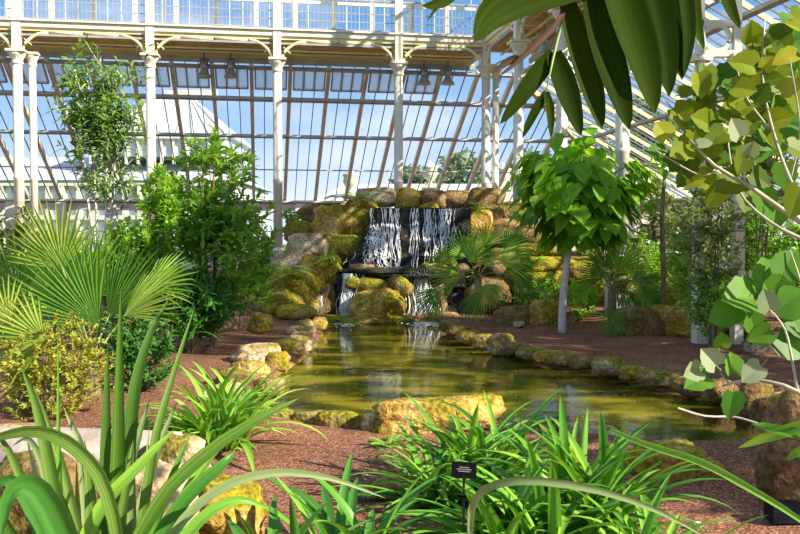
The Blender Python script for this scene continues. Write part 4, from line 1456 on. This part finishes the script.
fan_palm('fan_palm', 'fan palm leaning over the pond right beside the waterfall', b, [
    fn(488, 284, 16.6, -82, 26, 'fanlight', 3.0, .25, 26, .1), fn(470, 262, 17, 60, 40, 'fanmid', 2.4, .15, 24, .6), fn(466, 258, 17.2, 120, 34, 'fanmid', 2.4, .15, 24, .6),
    fn(462, 275, 16.8, 170, 40, 'fanlight', 2.2, .25, 24, .4), fn(500, 262, 17, 20, 38, 'fanlight', 2.3, .25, 24, .5), fn(440, 292, 16.5, 215, 30, 'fandark', 2.2, .3, 22, .3),
    fn(505, 250, 17.4, 60, 34, 'fandark', 2.4, .2, 24, .5), fn(485, 246, 17.4, 92, 30, 'fanlight', 2.6, .15, 24, .5), fn(448, 262, 17, 150, 26, 'fanlight', 2.4, .25, 22, .4),
    fn(478, 296, 17, 240, 24, 'fandark', 2.5, .3, 20, .3), fn(515, 276, 17, -30, 30, 'fandark', 2.4, .3, 22, .3)], 73, trunk=.7)
b = Vector((P(612, 300, 15.8).x, 15.8, .3))
fan_palm('fan_palm', 'dark feathery fan palm behind the pale trunk on the right bank', b, [
    fn(604, 278, 15.6, 150, 34, 'fandark', 2.0, .25, 22, .5), fn(618, 272, 15.6, 60, 36, 'fanmid', 2.4, .2, 24, .5), fn(632, 280, 15.4, 10, 38, 'fandark', 2.0, .35, 24, .5),
    fn(606, 268, 15.9, 100, 30, 'fandark', 2.4, .15, 22, .5), fn(640, 296, 15.3, -40, 30, 'fanmid', 1.8, .3, 20, .3), fn(592, 285, 15.5, 190, 28, 'fanmid', 2.0, .3, 20, .4),
    fn(625, 290, 15.6, -70, 26, 'fandark', 2.2, .3, 20, .3)], 74, trunk=.55)
b = Vector((P(613, 300, 14.6).x, 14.6, .2))
fan_palm('fan_palm', 'small bluish fan palm seedling on the dark mulch of the right bank', b, [
    fn(613, 322, 14.5, 200, 17, 'fandark', 1.6, .2, 14, .4), fn(613, 322, 14.5, 250, 20, 'fandark', 1.2, .1, 12, .3), fn(614, 320, 14.5, -50, 20, 'fandark', 1.6, .2, 14, .3),
    fn(614, 318, 14.6, 30, 16, 'fandark', 1.8, .2, 14, .4), fn(612, 318, 14.6, 120, 16, 'fandark', 1.8, .2, 14, .4)], 75, trunk=.02)

# --- ferns
c = P(288, 274, 17.9)
fern('fern', 'yellow-green fern draped over the mossy rock on the left bank', c, 16, .75, 'fern', 81, .13, .03, (.2, .9), (1.1, 2.0))
c = P(352, 200, 20.4)
fern('fern', 'yellowing fern spreading on the rocks top left of the waterfall', c, 16, .85, 'fern', 82, .14, .03, (.1, .8), (.5, 1.2))
fern('fern', 'small fern on top of the square ochre block right of the cascade', P(478, 208, 20.0), 9, .35, 'shrubbright', 83, .07, .02, (.3, 1.1), (.8, 1.4))
fern('fern', 'small fern growing from the mossy stone left of the cascade ledge', P(325, 262, 18.5), 9, .4, 'fern', 84, .08, .02, (.2, 1), (.9, 1.6))
fern('fern', 'tiny fern between the stones on the cascade rim', P(382, 206, 20.2), 7, .25, 'fern', 85, .05, .02, (.3, 1.1), (.8, 1.4))
fern('fern', 'small bright fern at the foot of the long boulder on the near bank', G(388, 447, .12), 12, .22, 'shrubbright', 86, .05, .018, (.3, 1.1), (.8, 1.4))
fern('fern', 'green fern behind the golden upright boulder', P(548, 300, 17.4), 12, .55, 'shrubbright', 87, .1, .025, (.3, 1.1), (.8, 1.5))
fern('fern', 'green fern at the back of the right bank under the olive bush', P(585, 318, 17.0), 12, .5, 'fern', 88, .1, .025, (.3, 1.1), (.8, 1.5))
# moss cushions near falls
shrub('moss_clump', 'bright moss and small leaves beside the left lower fall', 'moss', P(330, 262, 18.6), P(330, 258, 18.5), (.25, .15, .18), 'fern', twigs=40, per=8, L=.06, Wd=.03, tw=.1, stems=2, seed=90, trunk=.005)
shrub('trailing_plant', 'trailing green plant hanging over the mossy slab left of the pale trunk', 'plant', P(528, 262, 18.6), P(528, 262, 18.6), (.5, .2, .28), 'shrubbright', twigs=70, per=8, L=.09, Wd=.035, tw=.16, stems=3, seed=91, trunk=.006)

# --- bright tuft left, clumps in the middle and right
def clump(label, px, py, n, L, Wd, mat, seed, z=.12, mats=None, **k):
    return strap_clump('strap_leaved_plant', label, 'plant', G(px, py, z), n, L, Wd, mat, seed, mats=mats, **k)
clump('bright lime-green tuft of strap leaves above the golden boulder, left', 222, 446, 98, .85, .055, 'straplight', 101, el=(.55, 1.45), bend=(.7, 1.7), spread=.16, mats=['straplight', 'straplight', 'straplight', 'strapmid'])
clump('smaller lime-green tuft behind the pale boulder, left', 190, 444, 50, .5, .045, 'straplight', 102, el=(.5, 1.3), bend=(.7, 1.6), spread=.08)
clump('large strap-leaved clump behind the black plant label', 482, 490, 98, .80, .050, 'strapmid', 103, el=(.3, 1.4), bend=(.5, 1.6), spread=.16, mats=['strapmid', 'straplight', 'strapmid', 'strapdark'])
clump('strap-leaved clump left of the black plant label with leaves fanning left', 438, 502, 80, .78, .042, 'strapmid', 104, el=(.2, 1.2), bend=(.6, 1.5), spread=.12, mats=['strapmid', 'straplight', 'strapdark'])
clump('upright strap-leaved clump right of the black plant label', 588, 532, 84, .86, .055, 'strapmid', 105, el=(.45, 1.45), bend=(.4, 1.4), spread=.16, mats=['strapmid', 'straplight', 'strapmid', 'strapdark'])
clump('strap-leaved clump at the bottom edge below the black plant label', 520, 552, 84, .76, .055, 'strapmid', 106, el=(.3, 1.35), bend=(.5, 1.5), spread=.2, mats=['strapmid', 'strapdark'])
clump('strap-leaved clump at the bottom edge under the flat brown slab', 655, 572, 46, .58, .05, 'strapmid', 107, el=(.2, 1.25), bend=(.6, 1.5), spread=.14, mats=['strapmid', 'straplight'])
clump('dark strap-leaved plant at the bottom edge in front of the mulch path', 345, 575, 34, .68, .06, 'strapdark', 108, el=(.5, 1.4), bend=(.5, 1.2), spread=.14, mats=['strapdark', 'strapmid'])
clump('dark strap-leaved plant at the bottom edge beside the golden boulder', 285, 600, 16, .6, .06, 'strapmid', 109, el=(.6, 1.4), bend=(.4, 1.0), spread=.10, mats=['strapdark', 'strapmid'])
clump('strap-leaved tuft low on the left behind the flat slab', 140, 445, 36, .5, .04, 'strapmid', 110, el=(.4, 1.3), bend=(.6, 1.5))

# --- plant label
c = P(464, 470, 4.25)
gz = ground_z(c.x, 4.25)
o = thing('plant_label', (c.x, 4.25, gz), 'small black plant label on a stake among the strap leaves', 'label')
m = MB()
tv = Vector((0, -.35, .94)).normalized()
axl = (Vector((1, .0, -.08)).normalized(), Vector((0, .94, .35)).normalized(), tv)
m.box(c, (.125, .006, .095), axl)
m.build('plate', M['sign'], o)
m = MB(); m.bar(c + Vector((0, .012, 0)), (c.x, 4.27, gz - .05), .012, .012); m.build('stake', M['sign'], o)
m = MB()
for dz, w in ((.018, .05), (.006, .075), (-.006, .06)):
    m.box(c + axl[2] * dz - axl[1] * .0042, (w, .002, .004), axl)
m.build('lettering', M['signtext'], o)
c = G(697, 524, .14)
m = rock_mesh(c, (.07, .05, .03), 95, 2)
tag(m.build('pebble', M['white'], None, True), 'tiny white chip lying on the dark mulch at the lower right', 'pebble')
m = MB()
r = random.Random(6)
for k in range(7):
    c = G(675 + k * 5, 516, .13)
b = G(785, 520, .13)
o = thing('plant_label', b, 'low black label box half hidden at the bottom right corner', 'label')
m = MB(); m.box(b + UZ * .05, (.2, .14, .1)); m.build('box', M['sign'], o)

# --- individual long blades in the foreground, left plant
o = thing('giant_strap_plant', P(115, 900, 2.6), 'big foreground plant with long upright sword leaves at the bottom left', 'plant')
def bl(pts, Y0, Y1, wpx, mat, prof=None, fold=.22, face=Vector((0, -1, .25))):
    n = len(pts)
    pp = [P(x, y, Y0 + (Y1 - Y0) * i / (n - 1)) for i, (x, y) in enumerate(pts)]
    m = MB()
    ribbon(m, spline(pp, 18), 1.12 * wpx / F * (Y0 + Y1) / 2, fold, prof, face)
    return m.build('leaf', M[mat], o, True)
def upr(t): return (.8 + .2 * sin(pi * min(1, t * 1.2))) * (1 - t ** 5) ** .9 * (1 - .35 * t)
def mid(t): return sin(pi * (.12 + .88 * t)) ** .7
bl([(116, 900), (117, 620), (119, 450), (121, 288)], 2.6, 2.7, 21, 'strapfront', upr)
bl([(108, 900), (112, 640), (107, 470), (108, 345)], 2.65, 2.9, 20, 'strapfront', upr)
bl([(128, 900), (124, 640), (130, 440), (145, 350), (172, 293)], 2.6, 3.0, 17, 'strapfront', upr)
bl([(120, 900), (130, 640), (152, 460), (172, 380), (195, 306)], 2.5, 2.9, 11, 'strapfront', upr)
bl([(80, 900), (70, 640), (60, 480), (58, 330)], 2.6, 2.8, 8, 'strapmid', upr)
bl([(98, 900), (85, 640), (55, 490), (38, 410), (21, 366)], 2.5, 2.8, 17, 'strapfront', upr)
bl([(104, 900), (92, 620), (70, 500), (50, 430), (33, 385)], 2.7, 2.9, 15, 'strapfront', upr)
bl([(118, 900), (122, 600), (108, 495), (78, 450), (40, 432), (0, 437), (-30, 452)], 2.4, 2.6, 13, 'strapfront', mid)
bl([(90, 900), (70, 620), (95, 520), (140, 465), (174, 430)], 2.4, 2.6, 13, 'straplight', mid)
bl([(110, 900), (115, 620), (155, 510), (205, 455), (260, 418), (300, 398)], 2.4, 2.8, 13, 'strapfront', mid)
bl([(100, 900), (130, 640), (170, 540), (215, 492), (270, 473), (330, 478), (385, 498)], 2.4, 2.6, 9, 'strapgrey', mid)
bl([(60, 900), (60, 620), (40, 530), (14, 460), (-8, 425)], 2.4, 2.6, 15, 'strapfront', upr)
bl([(100, 900), (100, 620), (92, 520), (82, 450), (64, 408)], 2.9, 3.1, 17, 'strapgrey', upr)
bl([(112, 900), (118, 620), (124, 500), (138, 440), (150, 398)], 3.0, 3.2, 13, 'strapgrey', upr)
bl([(120, 900), (128, 620), (140, 520), (158, 450), (178, 400)], 3.0, 3.3, 14, 'strapgrey', upr)
bl([(126, 900), (138, 640), (152, 540), (175, 470), (190, 435)], 2.8, 3.0, 12, 'strapmid', upr)
bl([(96, 900), (80, 640), (55, 560), (30, 500), (8, 480), (-12, 495)], 2.3, 2.3, 17, 'strapdark', mid)
bl([(100, 900), (95, 640), (75, 560), (40, 490), (12, 492), (0, 540)], 2.3, 2.2, 26, 'strapdark', mid)
bl([(92, 900), (90, 640), (62, 560), (48, 480), (30, 440), (12, 446)], 2.8, 3.0, 12, 'strapgrey', upr)
bl([(130, 900), (140, 640), (165, 540), (200, 470), (225, 440), (240, 425)], 2.6, 2.9, 10, 'strapmid', mid)
bl([(120, 900), (135, 640), (150, 560), (185, 500), (222, 465), (235, 452)], 2.5, 2.7, 14, 'strapdark', mid)
bl([(104, 900), (100, 640), (95, 560), (90, 480), (84, 440)], 2.5, 2.7, 18, 'strapfront', upr)
bl([(112, 900), (114, 640), (116, 560), (128, 480), (133, 440)], 2.5, 2.7, 14, 'strapfront', upr)
bl([(92, 900), (60, 640), (25, 560), (-5, 505), (-20, 480)], 2.4, 2.6, 16, 'strapfront', upr)
bl([(108, 900), (110, 700), (150, 590), (200, 520), (238, 500), (268, 508)], 2.3, 2.5, 12, 'strapmid', mid)
r = random.Random(900)
for k in range(16):
    x0 = r.uniform(70, 135)
    lean = r.uniform(-75, 85)
    top = r.uniform(395, 470) + abs(lean) * .4
    bl([(x0, 900), (x0 + lean * .15, 650), (x0 + lean * .55, 530), (x0 + lean, top)], r.uniform(2.6, 2.9), r.uniform(2.7, 3.2), r.uniform(10, 17), r.choice(['strapfront', 'strapmid', 'strapdark', 'strapgrey']), upr)
# dead arching blades in front of the clumps
o = thing('arching_leaf', P(471, 620, 3.6), 'long greyish arching leaf bowing over the strap clumps to the right', 'leaf')
bl([(471, 620), (470, 530), (476, 497), (500, 483), (540, 481), (600, 491), (660, 512), (720, 545)], 3.6, 3.2, 8, 'strapgrey', mid)
o = thing('arching_leaf', P(520, 620, 3.9), 'thin green arching blade crossing in front of the flat brown slab', 'leaf')
bl([(610, 430), (650, 446), (700, 462), (745, 486), (800, 520), (860, 570)], 4.2, 3.4, 7, 'strapmid', mid)
# stems at the right edge
o = thing('strap_leaved_plant', P(880, 560, 3.0), 'plant reaching in from the right edge with pale green blades over the dark boulder', 'plant')
bl([(880, 520), (850, 440), (815, 425), (770, 436), (738, 448)], 3.0, 3.3, 13, 'straplight', mid)
bl([(880, 540), (850, 470), (815, 440), (770, 428), (752, 424)], 3.0, 3.3, 11, 'strapmid', mid)
bl([(880, 560), (860, 480), (830, 455), (800, 452), (786, 460)], 2.9, 3.0, 12, 'strapmid', mid)
m = MB(); m.tube(spline([P(850, 470, 3.2), P(790, 430, 3.3), P(760, 424, 3.3), P(735, 417, 3.4), P(705, 416, 3.4), P(678, 408, 3.4)], 15), .004, 5); m.build('flower_stalk', M['palebark'], o)

# --- overhanging palm leaf at the top
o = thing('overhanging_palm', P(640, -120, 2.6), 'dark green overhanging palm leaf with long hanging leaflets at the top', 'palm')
def lf(pts, Y0, Y1, wpx, mat='overpalm', prof=None, name='leaflet'):
    n = len(pts)
    pp = [P(x, y, Y0 + (Y1 - Y0) * i / (n - 1)) for i, (x, y) in enumerate(pts)]
    m = MB()
    ribbon(m, spline(pp, 16), wpx / F * (Y0 + Y1) / 2, .18, prof or (lambda t: sin(pi * (.16 + .84 * t)) ** .62), Vector((.15, -1, -.3)))
    return m.build(name, M[mat], o, True)
m = MB()
m.tube(spline([P(640, -120, 2.6), P(590, -40, 2.55), P(567, 2, 2.5), P(556, 45, 2.45), P(546, 92, 2.4)], 14), [.010, .0095, .009, .0085, .008, .0075, .007, .0065, .006, .005, .004, .003, .002], 6)
m.build('leaf_stalk', M['greenstem'], o, True)
sm_ = lambda t: (.25 + .75 * sin(pi * min(1, t * 1.15 + .1)) ** .8) * (1 - t ** 5)
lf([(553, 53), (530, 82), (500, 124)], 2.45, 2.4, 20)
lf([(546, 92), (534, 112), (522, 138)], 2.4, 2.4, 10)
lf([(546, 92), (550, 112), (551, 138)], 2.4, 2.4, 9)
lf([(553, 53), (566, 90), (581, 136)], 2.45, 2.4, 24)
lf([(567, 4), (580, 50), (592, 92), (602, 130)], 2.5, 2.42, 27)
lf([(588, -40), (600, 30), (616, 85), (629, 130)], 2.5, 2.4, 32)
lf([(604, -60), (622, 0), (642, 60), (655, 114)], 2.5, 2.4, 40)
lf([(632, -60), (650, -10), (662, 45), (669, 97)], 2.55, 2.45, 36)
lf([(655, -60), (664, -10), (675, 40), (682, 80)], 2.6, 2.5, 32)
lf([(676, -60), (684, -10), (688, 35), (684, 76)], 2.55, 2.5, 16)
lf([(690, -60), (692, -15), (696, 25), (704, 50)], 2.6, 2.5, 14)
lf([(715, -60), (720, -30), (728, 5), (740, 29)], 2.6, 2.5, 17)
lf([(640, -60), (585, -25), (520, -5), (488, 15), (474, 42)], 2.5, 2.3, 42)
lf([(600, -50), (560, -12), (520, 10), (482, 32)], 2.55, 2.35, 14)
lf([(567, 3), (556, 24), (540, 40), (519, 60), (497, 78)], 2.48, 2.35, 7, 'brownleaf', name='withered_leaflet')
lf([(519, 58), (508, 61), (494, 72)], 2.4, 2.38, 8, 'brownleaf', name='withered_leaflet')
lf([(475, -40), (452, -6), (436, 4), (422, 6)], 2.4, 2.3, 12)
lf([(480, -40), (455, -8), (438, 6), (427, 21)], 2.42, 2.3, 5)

# --- lobed-leaf branch at the right
base = P(900, 420, 2.6)
o = thing('lobed_leaf_branch', base, 'overhanging branches with large lobed yellow-green leaves filling the upper right', 'tree branch')
m = MB()
def tw(pts, r0, r1, Y0=2.7, Y1=2.7):
    n = len(pts)
    pp = spline([P(x, y, Y0 + (Y1 - Y0) * i / (n - 1)) for i, (x, y) in enumerate(pts)], 12)
    m.tube(pp, [r0 + (r1 - r0) * i / (len(pp) - 1) for i in range(len(pp))], 6)
tw([(900, 420), (850, 250), (800, 222), (752, 188), (715, 166), (690, 140)], .012, .004, 2.6, 2.7)
tw([(860, 260), (800, 238), (770, 222), (745, 200), (733, 175), (728, 140)], .008, .002, 2.65, 2.8)
tw([(820, 232), (790, 180), (770, 120), (762, 70), (765, 20)], .007, .002, 2.6, 2.8)
tw([(770, 130), (745, 95), (735, 60)], .004, .002, 2.7, 2.75)
tw([(790, 180), (800, 130), (790, 60)], .004, .002, 2.7, 2.6)
tw([(720, 170), (700, 175), (668, 158), (655, 150)], .003, .002, 2.7, 2.7)
m.build('branches', M['greystem'], o, True)
def lobes(items, mat, name='leaf'):
    for k, (x, y, s, ang, Y) in enumerate(items):
        mm = MB()
        rr = random.Random(int(x * 7 + y))
        a = radians(ang)
        L = s * .74 / F * Y
        d = Vector((cos(a), rr.uniform(-.5, .3), sin(a))).normalized()
        nr = Vector((rr.uniform(-.4, .4), -1, rr.uniform(.1, .8)))
        c = P(x, y, Y) - d * L * .45
        leaf(mm, c, d, nr, L, L * .95, rr.uniform(0, .25), rr.uniform(.02, .25), 3)
        mm.tube([c, c - d * L * .35 + UZ * .005], .0016, 4)
        mm.build(name, M[mat], o, False)
r = random.Random(77)
up_y = [(680, 150, 36, 200, 2.7), (662, 128, 34, 120, 2.75), (700, 118, 36, 150, 2.7), (742, 62, 38, 160, 2.7), (752, 32, 30, 100, 2.8), (785, 58, 32, 190, 2.7),
        (790, 86, 30, 30, 2.7), (735, 104, 34, 170, 2.75), (762, 92, 28, 60, 2.7), (715, 138, 34, 210, 2.7), (742, 160, 34, 250, 2.7), (730, 182, 46, 190, 2.7),
        (700, 150, 30, 60, 2.8), (770, 140, 34, 300, 2.7), (796, 200, 40, 250, 2.6), (780, 118, 34, 20, 2.7), (760, 178, 30, 330, 2.7), (798, 150, 34, 340, 2.6),
        (715, 195, 30, 230, 2.8), (775, 30, 26, 70, 2.8), (750, 118, 30, 210, 2.8), (792, 25, 24, 150, 2.7), (775, 72, 30, 230, 2.75), (690, 168, 26, 260, 2.8), (745, 200, 30, 260, 2.8)]
for k in range(60):
    t = r.random()
    up_y.append((690 + 112 * t + r.uniform(-12, 12), 128 - 78 * t + r.uniform(-45, 60), r.uniform(22, 36), r.uniform(120, 420), r.uniform(2.7, 3.0)))
up_y = [q for q in up_y if not (q[0] < 734 and q[1] < 68)]
lobes(up_y, 'lobed')
up_g = [(755, 130, 34, 150, 2.85), (790, 20, 28, 0, 2.8), (676, 160, 30, 30, 2.85), (722, 155, 32, 20, 2.85), (785, 175, 36, 280, 2.8), (765, 200, 34, 300, 2.8),
        (700, 130, 30, 300, 2.85), (775, 105, 32, 100, 2.85), (655, 150, 26, 160, 2.8), (795, 115, 34, 0, 2.8), (738, 140, 30, 320, 2.85), (775, 215, 34, 260, 2.8), (735, 85, 28, 20, 2.85)]
for k in range(40):
    t = r.random()
    up_g.append((690 + 115 * t + r.uniform(-12, 12), 138 - 70 * t + r.uniform(-40, 60), r.uniform(24, 36), r.uniform(120, 420), r.uniform(2.85, 3.1)))
up_g = [q for q in up_g if not (q[0] < 734 and q[1] < 68)]
lobes(up_g, 'lobedgreen')
lobes([(736, 128, 30, 120, 2.65), (752, 148, 24, 80, 2.65), (705, 143, 20, 10, 2.65)], 'lobedpale')
base2 = P(900, 470, 2.8)
o = thing('lobed_leaf_branch', base2, 'lower branch with big green and pale grey lobed leaves over the right bank', 'tree branch')
m = MB()
tw([(900, 470), (830, 420), (798, 392), (770, 382), (745, 380), (722, 386)], .010, .004, 2.6, 2.8)
tw([(798, 392), (792, 360), (785, 330), (770, 310), (755, 300)], .005, .002, 2.7, 2.8)
tw([(730, 384), (722, 375), (716, 362)], .003, .002, 2.8, 2.8)
tw([(860, 440), (812, 330), (800, 280), (790, 250)], .006, .002, 2.7, 2.8)
m.build('branches', M['greystem'], o, True)
lobes([(740, 296, 62, 170, 2.8), (765, 272, 56, 100, 2.85), (790, 300, 52, 40, 2.8), (725, 312, 44, 200, 2.85), (790, 345, 44, 330, 2.8), (731, 362, 34, 90, 2.8), (697, 380, 38, 190, 2.8),
       (731, 403, 34, 260, 2.7), (788, 262, 44, 60, 2.8), (760, 335, 32, 200, 2.8), (775, 285, 46, 250, 2.85), (752, 320, 38, 300, 2.9), (795, 320, 40, 300, 2.8), (722, 340, 24, 100, 2.8)], 'lobedgreen')
lobes([(767, 300, 32, 110, 2.7), (709, 357, 34, 130, 2.7), (692, 372, 30, 190, 2.7), (752, 372, 32, 215, 2.75)], 'lobedpale')

# --- trees outside
def fartree(px, py, rx, ry, Y, label, seed):
    c = P(px, py, Y)
    return shrub('tree', label, 'tree', (c.x, Y, -.3), c, (rx / F * Y, rx / F * Y * .8, ry / F * Y), 'fartree', twigs=160, per=9, L=.75, Wd=.5, tw=1.2, stems=3, seed=seed, trunk=.18, up=.4)
fartree(415, 190, 36, 26, 82, 'hazy tree outside beyond the glass above the waterfall', 201)
fartree(462, 178, 40, 30, 84, 'hazy tree outside beyond the glass left of the gallery corner', 202)
fartree(540, 180, 50, 34, 84, 'hazy tree outside beyond the glass behind the heart-leaved tree', 203)
fartree(640, 150, 50, 60, 60, 'hazy tree outside beyond the right-hand glass', 204)
fartree(740, 130, 60, 70, 50, 'hazy tree outside beyond the right-hand glass behind the lobed branch', 205)

# --- trees standing just right of the view; they shade the right bank
def shade_tree(x, y, z, rx, rz, label, seed, tw_=260):
    return shrub('tree', label, 'tree', (x, y, ground_z(x, y)), (x, y, z), (rx, rx, rz), 'shrub', twigs=tw_, per=10, L=.34, Wd=.16, tw=.6, stems=4, seed=seed, trunk=.09, up=.5)
shade_tree(9.9, 11.8, 4.5, 2.0, 2.0, 'leafy tree just beyond the right edge, shading the far end of the right bank', 301, 330)
shade_tree(9.3, 8.4, 4.2, 2.0, 1.8, 'leafy tree just beyond the right edge, shading the middle of the right bank', 302, 330)
shade_tree(8.9, 3.7, 4.0, 1.8, 1.7, 'leafy tree just beyond the right edge, shading the mulch at the lower right', 303)
